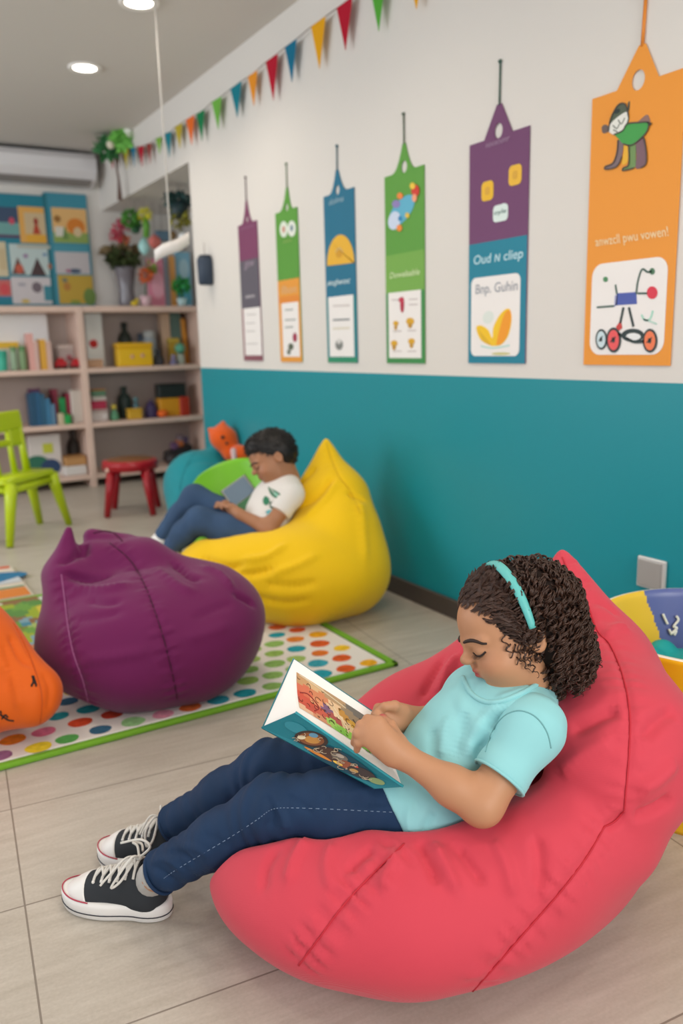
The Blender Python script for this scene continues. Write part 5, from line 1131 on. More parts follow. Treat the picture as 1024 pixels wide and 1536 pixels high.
# face details
M_hairdark = mat('brow_dark_brown', '#2A1A14', .6)
for s in (-1, 1):
    P = [on_face(q, .0005) for q in catmull([HL(s*.0135, .0805, .0005), HL(s*.020, .0815, -.0030), HL(s*.028, .0808, -.0042), HL(s*.036, .0755, -.0030), HL(s*.0425, .068, .0010)], 6)]
    mb = MB().tube(P, np.linspace(.0009, .0018, len(P)), 6); g_ = np.random.default_rng(2)
    for i in range(3, len(P), 2):
        d = HF@nrm(A([s*.35*(i/len(P)), .75, -.60])); mb.tube([P[i], P[i]+d*.005, P[i]+d*.0085+HF@A([0, 0, .001])], [.0006, .0005, .0002], 4)
    mb.build('eyelash', M_hairdark, girl)
    P = [on_face(q, .0004) for q in catmull([HL(s*.010, .090, .0205), HL(s*.021, .088, .0235), HL(s*.034, .080, .0225), HL(s*.049, .064, .0130)], 9)]; n = len(P)
    MB().tube(P, [.0030*max(.15, math.sin(math.pi*(.10+.75*(1-i/n))))**.7 for i in range(n)], 8).build('eyebrow', M_hairdark, girl)
# ---------------------------------------------------------------- girl hair and headband
M_hair = mat('curly_dark_brown_hair', '#40281D', .42, .5, var=.25, vscale=90); M_hair2 = mat('hair_underlayer', '#1E130F', .7, .2)
cap_p = [hel((0, -.013, .036), (.072, .091, .077), k=.02), hel((0, -.052, .022), (.079, .062, .074), k=.03), hel((0, -.058, -.045), (.078, .048, .056), k=.03),
         cut(HL(0, .030, 0), HF@nrm(A([0, 1, -.62])), .006), hrc((-.09, .012, -.03), (-.05, .012, -.03), .022, k=.008, op='sub'), hrc((.09, .012, -.03), (.05, .012, -.03), .022, k=.008, op='sub'),
         cut(HL(0, 0, -.092), HF@A([0, 0, -1.]), .01)]
V, F = sdf_mesh(cap_p, .003); V = relax(V, F, 1); capT = bvh_vf(V, F)
hair = mesh_obj('hair', V, F, M_hair2, girl, label='dark brown curly shoulder length hair')
L_all = (V-HO)@HF
def helix(path, rad, pitch, ph, g):
    "a curl wound about a path"
    P = catmull(path, 12); T = np.gradient(P, axis=0); ds = np.linalg.norm(T, axis=1); s_ = np.cumsum(ds); T /= ds[:, None]+1e-9; u = nrm(np.cross(T[0], [.3, .5, .8])); out = []
    n = max(int(s_[-1]/pitch*9), 8); 
    for q in np.linspace(0, s_[-1], n):
        i = min(np.searchsorted(s_, q), len(P)-1); t = T[i]; u = nrm(u-t*(u@t)); w = np.cross(t, u); a = 2*math.pi*q/pitch+ph; f = min(1, q/s_[-1]*4)*(1-.35*q/s_[-1])
        out.append(P[i]+rad*f*(math.cos(a)*u+math.sin(a)*w))
    return out
g_ = np.random.default_rng(21); mb = MB(); DOWN = A([0, 0, -1.])
def surf_path(p, d0, n, step, lift, gpull):
    out = [p]; d = d0
    for k in range(n):
        q = out[-1]+d*step; hit = capT.find_nearest(Vector(q)); h, nn = A(hit[0]), A(hit[1])
        if (h-q)@nn > -.002 or k < n*.5: q = h+nn*lift
        d = nrm(nrm(q-out[-1])*.7+DOWN*gpull+nn*.05+g_.normal(size=3)*.10); out.append(q)
    return out
cand = np.where((L_all[:, 1] < .012) & (L_all[:, 2] > -.085))[0]; cnt = 0
pick = g_.permutation(cand)[:2600]; used = []; paths = []; rads = []
for i in pick:
    p = V[i]; l = L_all[i]
    near_ear = abs(l[0]) > .05 and -.028 < l[1] and l[2] < .018
    if near_ear: continue
    if any(((p-u)**2).sum() < .0095**2 for u in used): continue
    used.append(p); cnt += 1
    back = HF@A([np.sign(l[0])*.25, -.75, .0]); d0 = nrm(back*(1.0 if l[2] > .06 else .25)+DOWN*(.5 if l[2] > .06 else 1)+g_.normal(size=3)*.25)
    n = 5 if l[2] > -.03 else 4
    path = surf_path(p, d0, n, g_.uniform(.012, .018), g_.uniform(.001, .007), .55)
    rad, pit, ph = g_.uniform(.0045, .0085)*(1.2 if l[2] < .0 else 1), g_.uniform(.012, .021), g_.uniform(0, 6)
    for sub in range(4):
        H = helix(path, rad*g_.uniform(.75, 1.15), pit*g_.uniform(.96, 1.04), ph+sub*.38+g_.normal()*.12, g_); m_ = len(H); paths.append(H); rads.append([.00105*min(1, 3*(1-k/m_)+.25) for k in range(m_)])
V2, F2 = tubes_fast(paths, rads, 4); mesh_obj('curls', V2, F2, M_hair, hair)
# swept front hair between hairline and headband
paths = []; rads = []; fr = np.where((L_all[:, 1] > .012) & (L_all[:, 2] > .0) & (L_all[:, 1]-.030-.62*L_all[:, 2] < -.0045))[0]; used = []
for i in g_.permutation(fr):
    p = V[i]; l = L_all[i]
    if any(((p-u)**2).sum() < .0044**2 for u in used): continue
    used.append(p); d0 = nrm(HF@A([np.sign(l[0])*.15, -1, .25 if l[2] > .05 else -.1])+g_.normal(size=3)*.22)
    path = surf_path(p, d0, 5 if l[1] > .055 else 3 if l[1] > .034 else 2, .013, g_.uniform(.002, .0045), .0)
    H = helix(path, g_.uniform(.0016, .0036), g_.uniform(.022, .036), g_.uniform(0, 6), g_); m_ = len(H)
    for k in range(m_):
        h_ = bodyT.find_nearest(Vector(H[k])); dd_ = (H[k]-A(h_[0]))@A(h_[1])
        if dd_ < .0022: H[k] = A(h_[0])+A(h_[1])*.0022
    for sub in range(3): paths.append([q+sub*HF@A([.0012, 0, .0012]) for q in H]); rads.append([.0009*min(1, 3*(1-k/m_)+.3)*min(1, .4+k/3) for k in range(m_)])
V2, F2 = tubes_fast(paths, rads, 4); mesh_obj('front_waves', V2, F2, M_hair, hair)
mb = MB()
for s in (-1, 1):
    for a_, b_, c_ in (((.052, .034, .012), (.058, .036, -.010), (.059, .028, -.034)), ((.056, .026, .005), (.061, .026, -.018), (.060, .018, -.048)), ((.054, .036, .022), (.060, .040, .004), (.060, .037, -.014)), ((.060, .018, .0), (.064, .016, -.026), (.060, .008, -.060)), ((.060, .022, .006), (.065, .022, -.012), (.063, .014, -.040)), ((.064, -.028, .0), (.072, -.024, -.04), (.066, -.02, -.085)), ((.064, -.034, -.01), (.078, -.034, -.05), (.070, -.03, -.100)), ((.06, -.04, -.02), (.08, -.045, -.06), (.074, -.042, -.108))):
        f = lambda q: HL(s*q[0]*1.03, q[1], q[2]); H = helix([f(a_), f(b_), f(c_)], g_.uniform(.003, .0062), g_.uniform(.013, .018), g_.uniform(0, 6), g_); m_ = len(H)
        mb.tube(H, [.0012*min(1, 3*(1-k/m_)+.25) for k in range(m_)], 5, caps=False)
mb.build('tendrils', M_hair, hair)
P = []; N_ = []
for a in np.linspace(-1.62, 1.62, 41):
    d = HF@A([math.sin(a), -.06*abs(math.sin(a)), math.cos(a)]); o = HL(0, -.004+.006*abs(math.sin(a)), .022)
    hit = capT.ray_cast(Vector(o+d*.2), Vector(-d)); q = A(hit[0]) if hit[0] is not None else o+d*.07
    P.append(q); N_.append(d)
P = A(P); 
for _ in range(6): P[1:-1] = .25*P[:-2]+.5*P[1:-1]+.25*P[2:]
T = np.gradient(P, axis=0); T /= np.linalg.norm(T, axis=1)[:, None]; V2 = []; F2 = []
for i in range(len(P)):
    n_ = nrm(A(N_[i])-T[i]*(A(N_[i])@T[i])); b_ = np.cross(T[i], n_); w = .0092*(.55+.45*math.cos((i-20)/20*1.35))
    for j in range(12): t_ = 2*math.pi*j/12; V2.append(P[i]+n_*(.0100+.0028*math.sin(t_)+.0015*(1-math.cos(t_)**2))+b_*w*math.cos(t_))
for i in range(len(P)-1):
    for j in range(12): k = (j+1) % 12; F2.append((i*12+j, i*12+k, i*12+12+k, i*12+12+j))
F2 += [tuple(range(12))[::-1], tuple(len(P)*12-12+j for j in range(12))]
mesh_obj('headband', V2, F2, mat('teal_satin', '#5FB7B4', .4, .4, bump=.1, scale=200), girl, label='teal satin headband')
# ---------------------------------------------------------------- shoes, socks
M_canvas = mat('charcoal_canvas', '#34373B', .85, .2, bump=.2, scale=600, kind='weave'); M_rub = mat('white_rubber', '#E6E3DF', .45, .4); M_lace = mat('white_lace', '#DAD6CF', .8, .2, bump=.3, scale=900)
M_sock = mat('grey_sock', '#B9B6B2', .9, .1, bump=.3, scale=700); M_navy = mat('dark_stripe', '#23232C', .5); M_redl = mat('red_foxing_line', '#B0304A', .5)
def shoe(heel, toe, ankle, name_lab, bow):
    d = toe-heel; d[2] = 0; L = np.linalg.norm(d)+.03; f = nrm(d); R = frame(f, (0, 0, 1)); O = heel-f*.018+A([0, 0, .0015]); q = lambda x, y, z: O+R@A([x, y, z])
    k = L/.215
    def out(e=0., n=56):   # sole outline
        P = []
        for i in range(n):
            a = 2*math.pi*i/n; y = .5-.5*math.cos(a); sd = math.copysign(1, math.sin(a)) if abs(math.sin(a)) > 1e-9 else 0
            w = .0315+.0095*math.sin(min(max((y-.30)/.7, 0), 1)*math.pi)**.8-.003*math.exp(-((y-.38)/.12)**2); e_ = math.sqrt(max(0, 1-abs(2*y-1)**4.6))
            P.append((sd*(w*e_+e), (y*(.215+2*e)-e)*k))
        return P
    up = [rc(q(0, .040*k, .040), q(0, .036*k, .078), .0275, .027, k=.02), rc(q(0, .045*k, .040), q(0, .150*k, .030), .0305, .028, k=.03), rc(q(0, .07*k, .065), q(0, .135*k, .045), .024, .02, k=.03), el(q(0, .160*k, .026), (.0335, .046*k, .025), R, .02),
          rc(q(0, .030*k, .092), q(0, .034*k, .060), .021, .019, k=.006, op='sub'), cut(q(0, 0, .024), (0, 0, -1), .002)]
    sh = None
    V, F = sdf_mesh(up, .0022); V = relax(V, F, 1); tr = bvh_vf(V, F)
    sh = mesh_obj('shoe', V, F, M_canvas, girl, label=name_lab)
    mb = MB(); o1 = out(.0015)
    rings = [(.0, -.002), (.003, .001), (.024, .0018), (.031, .0008), (.032, -.004)]; V2 = []; F2 = []; n = 56
    for z, e in rings:
        for (x, y) in out(e): V2.append(q(x, y, z+.006*max(0, (y/k/.215-.75)/.25)**2))
    for i in range(len(rings)-1):
        for j in range(n): l = (j+1) % n; F2.append((i*n+j, i*n+l, (i+1)*n+l, (i+1)*n+j))
    F2 += [tuple(range(n))[::-1], tuple((len(rings)-1)*n+j for j in range(n))]
    mesh_obj('sole', V2, F2, M_rub, sh)
    pts = [A(q(x, y, .0115+.006*max(0, (y/k/.215-.75)/.25)**2)) for x, y in out(.0016)]
    MB().tube(pts[30:56]+pts[0:27], .0011, 6).build('sole_stripe', M_navy, sh)
    # white toe cap over the front of the upper
    m = V@R[:, 1]-O@R[:, 1] > (.150+.012*0)*k
    tc = [dict(p) for p in up]; 
    for p in tc:
        if p['op'] == 'u':
            if p['t'] == 'rc': p['ra'] += .0016; p['rb'] += .0016
            else: p['r'] = p['r']+.0016
    tc += [cut(q(0, .148*k, .03), -R@nrm(A([0, 1, -.35])), .004)]
    V3, F3 = sdf_mesh(tc, .0022); V3 = relax(V3, F3, 1); mesh_obj('toe_cap', V3, F3, M_rub, sh, label='white rubber toe cap')
    MB().tube([q(x, y, .0335+.004*max(0, (y/k/.215-.75)/.25)**2) for x, y in out(.0)][17:40], .0012, 6).build('foxing_line', M_redl, sh)
    # laces
    def on(x, y):
        h = tr.ray_cast(Vector(q(x, y, .16)), Vector((0, 0, -1))); return A(h[0])+A([0, 0, .002]) if h[0] is not None else q(x, y, .07)
    tg = MB(); rows = [(.140-.017*i)*k for i in range(6)]
    for i, y in enumerate(rows):
        w = .013+.001*i; a, b_, c_ = on(-w, y), on(0, y)+A([0, 0, .002]), on(w, y); tg.tube(catmull([q(-w-.009, y, 0)*A([1, 1, 0])+A([0, 0, on(-w-.009, y)[2]-.001]), a, b_, c_, q(w+.009, y, 0)*A([1, 1, 0])+A([0, 0, on(w+.009, y)[2]-.001])], 5), .0026, 6)
        if i < 5:
            y2 = rows[i+1]; tg.tube(catmull([on(-w, y), on(0, (y+y2)/2)+A([0, 0, .003]), on(w, y2)], 5), .0026, 6).tube(catmull([on(w, y), on(0, (y+y2)/2)+A([0, 0, .0045]), on(-w, y2)], 5), .0026, 6)
    kn = on(0, rows[-1])+A([0, 0, .006]); tg.ball(kn, .0055)
    for loop in bow: tg.tube(catmull([kn+R@A(v)*k for v in [(0, 0, 0)]+loop], 7), .0023, 6)
    tg.build('laces', M_lace, sh)
    mb = MB()
    for s in (-1, 1):
        for y in rows[:5]:
            c = on(s*(.021), y); mb.ball(c-A([0, 0, .001]), .003)
    mb.build('eyelets', M_rub, sh)
    # sock
    a = q(0, .038*k, .062); MB().tube(catmull([a, (a+ankle)/2+A([0, 0, .002]), ankle+(ankle-a)*.3], 5), [.0295]*11, 20).build('sock', M_sock, girl)
hN, tN = onz(243, 1372), onz(108, 1352); hF_, tF_ = onz(268, 1306), onz(160, 1288)
shoe(hN, tN, LN[4], 'charcoal canvas sneaker on the near foot', [[(-.018, .004, .012), (-.038, .020, -.010), (-.046, .034, -.034), (-.036, .02, -.026), (-.016, .004, .0)], [(.018, .012, .010), (.035, .03, .004), (.04, .016, .0), (.015, 0, .004)], [(-.012, .02, .004), (-.034, .046, -.022), (-.042, .058, -.036)], [(.006, -.02, .02), (.01, .0, .03), (.018, .045, .012)]])
shoe(hF_, tF_, LF[4], 'charcoal canvas sneaker on the far foot', [[(-.02, .006, .010), (-.04, .016, -.012), (-.05, .010, -.04), (-.04, .0, -.03), (-.014, 0, 0)], [(.02, .01, .012), (.04, .02, .0), (.03, .0, .0)], [(-.01, .02, .006), (-.034, .035, -.026)]])
# ================================================================= the girl's picture book
M_paper = mat('book_paper', '#EDEAE6', .7, .25); M_cov = mat('teal_book_cover', '#17707C', .35, .45); M_art = mat('book_art', '#FFFFFF', .45, .35, attr='Col')
bA, bH, bE, bC, bB, bG = W(441, 989, 1.44), W(563, 1071, 1.38), W(602, 1177, 1.262), W(447, 1070, 1.325), W(395, 1091, 1.35), W(560, 1180, 1.272)
book = thing('picture_book', 'open picture book with a teal cover resting on the girl\'s thighs', 'book', tuple((bA+bE)/2*A([1, 1, 0])+A([0, 0, min(bB[2], bG[2])])))
def grid(f, nu, nv):
    V = [f(i/nu, j/nv) for j in range(nv+1) for i in range(nu+1)]; F = [(j*(nu+1)+i, j*(nu+1)+i+1, (j+1)*(nu+1)+i+1, (j+1)*(nu+1)+i) for j in range(nv) for i in range(nu)]; return V, F
pn_ = nrm(np.cross(bE-bC, bA-bC)); pn_ = pn_ if pn_@(CC-bC) > 0 else -pn_
def page(u, v, lift=0.):   # u along the long edge, v from the near edge to the far edge; a shallow valley near the left
    p = bC*(1-u)*(1-v)+bE*u*(1-v)+bH*u*v+bA*(1-u)*v
    return p+pn_*(lift-.010*math.sin(math.pi*min(1, v*1.0))*(1-u*.6)+.004*math.sin(math.pi*u)*(1-v))
# page block: top page, white edge face, near face
mb = MB(); V, F = grid(page, 14, 10); mb.add(V, F)
V, F = grid(lambda u, v: (bB*(1-u)+bA*u)*(1-v)+page(0, u)*v+nrm(bB-bE)*.006*math.sin(math.pi*v)*math.sin(math.pi*u), 10, 6); mb.add(V, F)
bAd, bHd = bA*.985+bB*.015, bH*.97+bG*.03
V, F = grid(lambda u, v: (bB*(1-u)+bG*u)*(1-v)+(bA*(1-u)+bH*u)*v-pn_*.001, 8, 6); mb.add(V, [f[::-1] for f in F])
V, F = grid(lambda u, v: (bG*(1-v)+page(1, 0)*v)*(1-u)+(bH)*u, 6, 4); mb.add(V, F)
V, F = grid(lambda u, v: (bB*(1-u)+bG*u)*(1-v)+page(u, 0)*v, 14, 4); mb.add(V, F)
pages = mb.build('page_block', M_paper, book)
# cover boards
cn = nrm(np.cross(bE-bB, bC-bB)); cn = cn if cn@(CC-bC) > 0 else -cn
ex = lambda p, q, e: p+nrm(p-q)*e
cC, cE, cB, cG = ex(bC, bE, .004), ex(bE, bC, .004), ex(bB, bE, .003), ex(bG, bB, .004)
def board_(a, b_, c_, d, n, th, m, name):
    P = [A(q) for q in (a, b_, c_, d)]; V = [q+n*.001 for q in P]+[q+n*(.001+th) for q in P]
    return MB().add(V, [(0, 3, 2, 1), (4, 5, 6, 7), (0, 1, 5, 4), (1, 2, 6, 5), (2, 3, 7, 6), (3, 0, 4, 7)], False).build(name, m, book)
cover = board_(cB, cG, cE, cC, cn, .0028, M_cov, 'front_cover')
fn = nrm(np.cross(bH-bB, bA-bB)); fn = fn if fn@pn_ < 0 else -fn
board_(ex(bB, bH, .003), ex(bG, bA, .003), ex(bH, bB, .004), ex(bA, bG, .004), fn, .0028, M_cov, 'back_cover')
MB().tube([cC+cn*.002, cE+cn*.002], .0022, 8).build('cover_edge', mat('teal_edge', '#2E9CA8', .4), cover)
# illustrations: painted patches laid on page and cover
def art(surf, items, name, par):
    mb = MB(); 
    for k, (col, P) in enumerate(items):
        L = catmull([A([x, y, 0]) for x, y in P], 6, closed=True) if len(P) > 2 else P
        V = [surf(q[0], q[1], .0004+.00012*k) for q in L]; c = np.mean(V, 0); n = len(V); mb.color(col).add(V+[c], [(i, (i+1) % n, n) for i in range(n)], True)
    return mb.build(name, M_art, par, usecol=True)
def blob(cx, cy, rx_, ry_, rot=0, n=9, j=0., g=np.random.default_rng(4)):
    return [(cx+rx_*(1+j*g.normal())*math.cos(a)*math.cos(rot)-ry_*math.sin(a)*math.sin(rot), cy+rx_*math.cos(a)*math.sin(rot)+ry_*(1+j*g.normal())*math.sin(a)*math.cos(rot)) for a in np.linspace(0, 2*math.pi, n+1)[:-1]]
g_ = np.random.default_rng(17)
def rectp(u0, v0, u1, v1, m=10): return [(u0+(u1-u0)*i/m, v0) for i in range(m)]+[(u1, v0+(v1-v0)*i/m) for i in range(m)]+[(u1-(u1-u0)*i/m, v1) for i in range(m)]+[(u0, v1-(v1-v0)*i/m) for i in range(m)]
# picture panel as a curved sheet
V, F = grid(lambda u, v: page(.03+.87*u, .16+.66*v+.02*u, .0007), 24, 16); FC = []
def field(u, v):
    s_ = [(.05, .9, '#B98E62'), (.25, .95, '#C9A57A'), (.5, .95, '#A98A66'), (.8, .92, '#6A655E'), (.95, .75, '#55565A'), (.12, .65, '#C96A4E'), (.08, .4, '#C4523F'), (.15, .2, '#BE5040'), (.28, .55, '#D9946A'), (.3, .3, '#C25A48'), (.3, .72, '#C77E58'), (.38, .5, '#7A5A78'), (.45, .4, '#A8534C'), (.48, .65, '#D9B892'), (.52, .5, '#E3C9A4'), (.6, .62, '#B8873E'), (.62, .4, '#D9BC92'), (.7, .55, '#C79A3E'), (.72, .75, '#8C7A62'), (.78, .4, '#8E5A38'), (.82, .55, '#4E5560'), (.9, .5, '#5C6470'), (.95, .35, '#C9C6BE'), (.5, .12, '#7FBF4A'), (.62, .16, '#8CC84E'), (.72, .12, '#79B84A'), (.42, .18, '#9CC860'), (.85, .2, '#B5A86A'), (.93, .12, '#D9D5CC'), (.25, .08, '#C98A68'), (.1, .05, '#D9B090')]
    return min(s_, key=lambda q: (q[0]-u)**2*1.6+(q[1]-v)**2)[2]
for j in range(16):
    for i in range(24): FC.append(lin(field((i+.5)/24, (j+.5)/16)))
mesh_obj('illustration', V, F, M_art, pages, fcolors=FC)
mb = MB()
for k in range(46):
    u, v = g_.uniform(.06, .86), g_.uniform(.2, .78); a = g_.uniform(0, 6.28); r = g_.uniform(.012, .05); n = 12; sp = g_.uniform(2, 5)
    P = [page(u+r*math.cos(a+sp*q)*(1-.5*q)*.8, v+r*1.3*math.sin(a+sp*q)*(1-.5*q), .0012) for q in np.linspace(0, 1, n)]
    mb.tube(P, .00045, 4)
mb.build('ink_drawing', mat('brown_ink', '#4A3328', .6), pages)
for c_, L in (('#E7D3B0', [(.44, .62), (.50, .5), (.54, .38), (.55, .28)]), ('#5A4A3C', [(.66, .62), (.72, .5), (.74, .36), (.72, .24)]), ('#D7C6A6', [(.06, .80), (.3, .79), (.6, .74)]), ('#8E2F2A', [(.06, .5), (.16, .56), (.26, .44), (.2, .3)])):
    P = [page(q[0], q[1], .0010) for q in catmull([A([x, y, 0]) for x, y in L], 6)]; MB().tube(P, .0011, 5).build('ink_stroke', mat('art_'+c_.strip('#'), c_, .6), pages)
surf = lambda u, v, l: (cB*(1-u)+cG*u)*(1-v)+(cC*(1-u)+cE*u)*v+cn*(.0040+l)
art(surf, [('#123F4E', blob(.62, .40, .30, .42, n=12)), ('#2E7E8A', blob(.14, .60, .09, .18)), ('#3A2A24', blob(.30, .55, .11, .36)), ('#7E4A2A', blob(.30, .55, .085, .28)), ('#B9813E', blob(.31, .55, .05, .17)), ('#5E89A0', blob(.27, .72, .03, .1)), ('#D9C9A8', blob(.25, .42, .025, .1)),
           ('#4A3228', blob(.50, .42, .10, .3)), ('#C77A2E', blob(.47, .18, .12, .06, .1)), ('#6E6258', blob(.56, .55, .06, .16)), ('#A8998A', blob(.55, .60, .03, .08)), ('#8A4A30', blob(.66, .40, .07, .2)), ('#3C2E2A', blob(.78, .45, .10, .28)), ('#B38A4E', blob(.74, .35, .03, .1)), ('#C94A3A', blob(.70, .58, .015, .05)), ('#E2B54A', blob(.62, .28, .04, .06)), ('#7A8A5A', blob(.90, .5, .05, .2))], 'cover_picture', cover)
mb = MB()
for k in range(30):
    u, v = g_.uniform(.22, .9), g_.uniform(.15, .8); a = g_.uniform(0, 6.28); r = g_.uniform(.015, .05)
    mb.tube([surf(u+r*math.cos(a+3.4*q)*.6, v+r*2.2*math.sin(a+3.4*q), .0026) for q in np.linspace(0, 1, 9)], .0005, 4)
mb.build('ink_drawing', mat('cream_ink', '#B9A58A', .6), cover)
# ================================================================= the corner: yellow bag, boy, teal bag, lime tub chair, plush toy
BD = 3.1
bNB = W(428, 722, 3.13); bPV = W(388, 806, 3.09); bSN = W(436, 742, 3.055); bSF = W(410, 738, 3.20); bEN = W(402, 793, 3.0); bWN = W(360, 772, 3.02); bEF = W(392, 785, 3.24); bWF = W(352, 765, 3.16)
BLN = [W(382, 806, 3.06), W(340, 795, 3.04), W(298, 780, 3.03), W(276, 800, 3.06), W(256, 822, 3.09)]; BRN = [.062, .056, .047, .042, .036]
BLF = [W(385, 795, 3.17), W(340, 770, 3.17), W(292, 746, 3.17), W(268, 775, 3.20), W(243, 806, 3.23)]; BRF = [.060, .054, .047, .042, .036]
bTA = nrm(bNB-bPV); bTS = nrm(bSN-bSF-bTA*((bSN-bSF)@bTA)); bTF = np.cross(bTA, bTS); bTR = np.stack([bTA, bTS, bTF], 1)
HFWD = nrm(-.84*CR-.46*CU-.22*CF); HF = frame(HFWD, -.40*CR+.90*CU); HO = W(411, 690, 3.10)
bshirt = [el(bPV+bTA*.02-bTF*.0, (.10, .11, .085), bTR, .05), el(bPV+(bNB-bPV)*.5-bTF*.01, (.10, .105, .080), bTR, .05), el(bPV+(bNB-bPV)*.8, (.07, .105, .068), bTR, .05), rc(bSN, bSF, .042, .042, k=.04), rc(bSN, bNB, .04, .042, k=.03), rc(bSF, bNB, .04, .042, k=.03)]
bjn = chain(BLN, BRN, .03)+[rc(bPV, BLN[0], .08, .062, k=.05)]; bjf = chain(BLF, BRF, .03)+[rc(bPV, BLF[0], .08, .06, k=.05)]
M_bagy = mat('yellow_canvas', '#EFC20A', .7, .25, bump=.12, scale=300, kind='weave', sheen=.1); M_bagy2 = mat('yellow_piping', '#C99C08', .7)
yAP = W(489, 662, 3.22)
yel = [el(W(447, 855, 3.10), (.325, .30, .20), RZ, .05), el(W(350, 855, 3.06), (.22, .2, .13), RZ, .08), rc(W(500, 830, 3.14), W(505, 750, 3.19), .175, .125, k=.08), rc(W(505, 750, 3.19), yAP, .115, .012, k=.05), rc(W(470, 760, 3.2), W(486, 680, 3.22), .10, .02, k=.04), rc(W(520, 860, 3.12), W(515, 800, 3.12), .15, .14, k=.06), rc(W(320, 840, 3.02), W(450, 860, 2.98), .07, .12, k=.08)]
ydent = [shrink(q, .008) for q in bjn+bjf+bshirt+[rc(bSN, bEN, .04, .033), rc(bEN, bWN, .03, .022), hel((0, -.03, .02), (.08, .1, .09))]]
ylap = [el(W(345, 775, 3.12), (.22, .2, .07), np.stack([CR, -CF, CU], 1), .04, 'sub')]
t = thing('bean_bag', 'yellow bean bag against the teal wall that the reading boy sits in', 'bean bag', tuple(W(447, 860, 3.1)*A([1, 1, 0])+A([0, 0, .0])), 'bean bags')
bag_finish(yel+ylap+ydent, .008, [([(489, 664), (497, 690), (508, 715), (524, 735), (540, 770)], .004, .001)],
    [([(500, 712), (480, 740), (450, 762)], .014, -.010), ([(505, 722), (485, 752), (455, 778)], .014, .007), ([(475, 700), (460, 715), (445, 730)], .012, -.008), ([(540, 745), (545, 800), (548, 850)], .02, .005), ([(300, 835), (340, 850), (370, 845)], .014, -.010), ([(330, 850), (370, 862), (420, 850)], .014, -.009), ([(360, 840), (400, 835), (430, 815)], .014, .008), ([(390, 875), (440, 880), (480, 872)], .016, -.006), ([(380, 895), (430, 905), (470, 898)], .014, -.006), ([(400, 860), (440, 850), (480, 830)], .016, .006), ([(520, 740), (535, 745), (548, 752)], .010, -.008)], M_bagy, M_bagy2, t, bag_noise(23, .008, 13), it=3, piping=.0016)
# --- the boy
boy = thing('person', 'boy in white printed shirt and jeans reading on the yellow bean bag', 'person', tuple(bPV*A([1, 1, 0])+A([0, 0, .05])), 'children reading on bean bags')
def bhand(wr, tip, dn):
    d = nrm(tip-wr); s_ = nrm(np.cross(d, dn)); P = [rc(wr, wr+d*.045, .019, .021, k=.015)]
    for i, (o, L) in enumerate(((-.021, .036), (-.007, .042), (.007, .040), (.021, .032))):
        b_ = wr+d*.055+s_*o; m_ = b_+d*L*.55+nrm(dn)*.006; P += [rc(b_-d*.01, m_, .0085, .0075, k=.006), rc(m_, m_+d*L*.25+nrm(dn)*L*.45, .0075, .0062, k=.004)]
    b_ = wr+d*.02-s_*.018; P += [rc(b_, b_-s_*.016+d*.02, .0095, .0085, k=.01), rc(b_-s_*.016+d*.02, b_-s_*.014+d*.045, .0083, .007, k=.004)]
    return P
bodyp = build_head()+[rc(HL(0, -.03, -.03), bNB, .036, .04, k=.03), rc(bNB, bPV, .055, .07, k=.03), rc(bSN, bSF, .03, .03, k=.03), rc(bSN, bEN, .037, .031, k=.02), rc(bEN, bWN, .031, .019, k=.02), rc(bSF, bEF, .037, .031, k=.02), rc(bEF, bWF, .03, .019, k=.02),
        rc(bPV, BLN[0], .06, .045, k=.03), rc(bPV, BLF[0], .06, .045, k=.03)]+chain(BLN, [q*.8 for q in BRN])+chain(BLF, [q*.8 for q in BRF])+bhand(bWN, W(338, 757, 3.05), -CU*.8-CF*.2)+bhand(bWF, W(336, 757, 3.13), -CU)
V, F = sdf_mesh(bodyp, .0035); V = relax(V, F, 1); bodyT = bvh_vf(V, F)
mesh_obj('body', V, F, mat('boy_skin', '#A06A48', .5, .35, attr='Col'), boy, colors=skincol(V)*A([.78, .74, .72, 1]))
V1, F1 = sdf_mesh(bjn+[cut(BLN[4], nrm(BLN[4]-BLN[3]), .004)], .005, lambda X, Y, Z: .002*lnoise(X, Y, Z, 55, 8)); V2, F2 = sdf_mesh(bjf+[cut(BLF[4], nrm(BLF[4]-BLF[3]), .004)], .005, lambda X, Y, Z: .002*lnoise(X, Y, Z, 55, 9))
mesh_obj('jeans', np.concatenate([V1, V2]), np.concatenate([F1, F2+len(V1)]), mat('blue_denim', '#3A516F', .8, .2, bump=.15, scale=300, kind='weave', var=.15, vscale=12), boy)
M_wt = mat('white_jersey', '#DEDAD4', .85, .2)
V, F = sdf_mesh(bshirt+[cut(bPV-bTA*.05, -bTA, .004)], .0045, lambda X, Y, Z: .002*lnoise(X, Y, Z, 50, 10)); bs = mesh_obj('shirt', V, F, M_wt, boy); tsb = bvh_vf(V, F)
for S_, E_ in ((bSN, bEN), (bSF, bEF)):
    ax = nrm(E_-S_); hem = S_+(E_-S_)*.55; V, F = sdf_mesh([rc(S_, hem+ax*.05, .047, .046, k=.02), rc(S_, S_+(bNB-S_)*.3, .044, .04, k=.03), cut(hem, ax, .004)], .0045); mesh_obj('sleeve', V, F, M_wt, boy)
mb = MB()
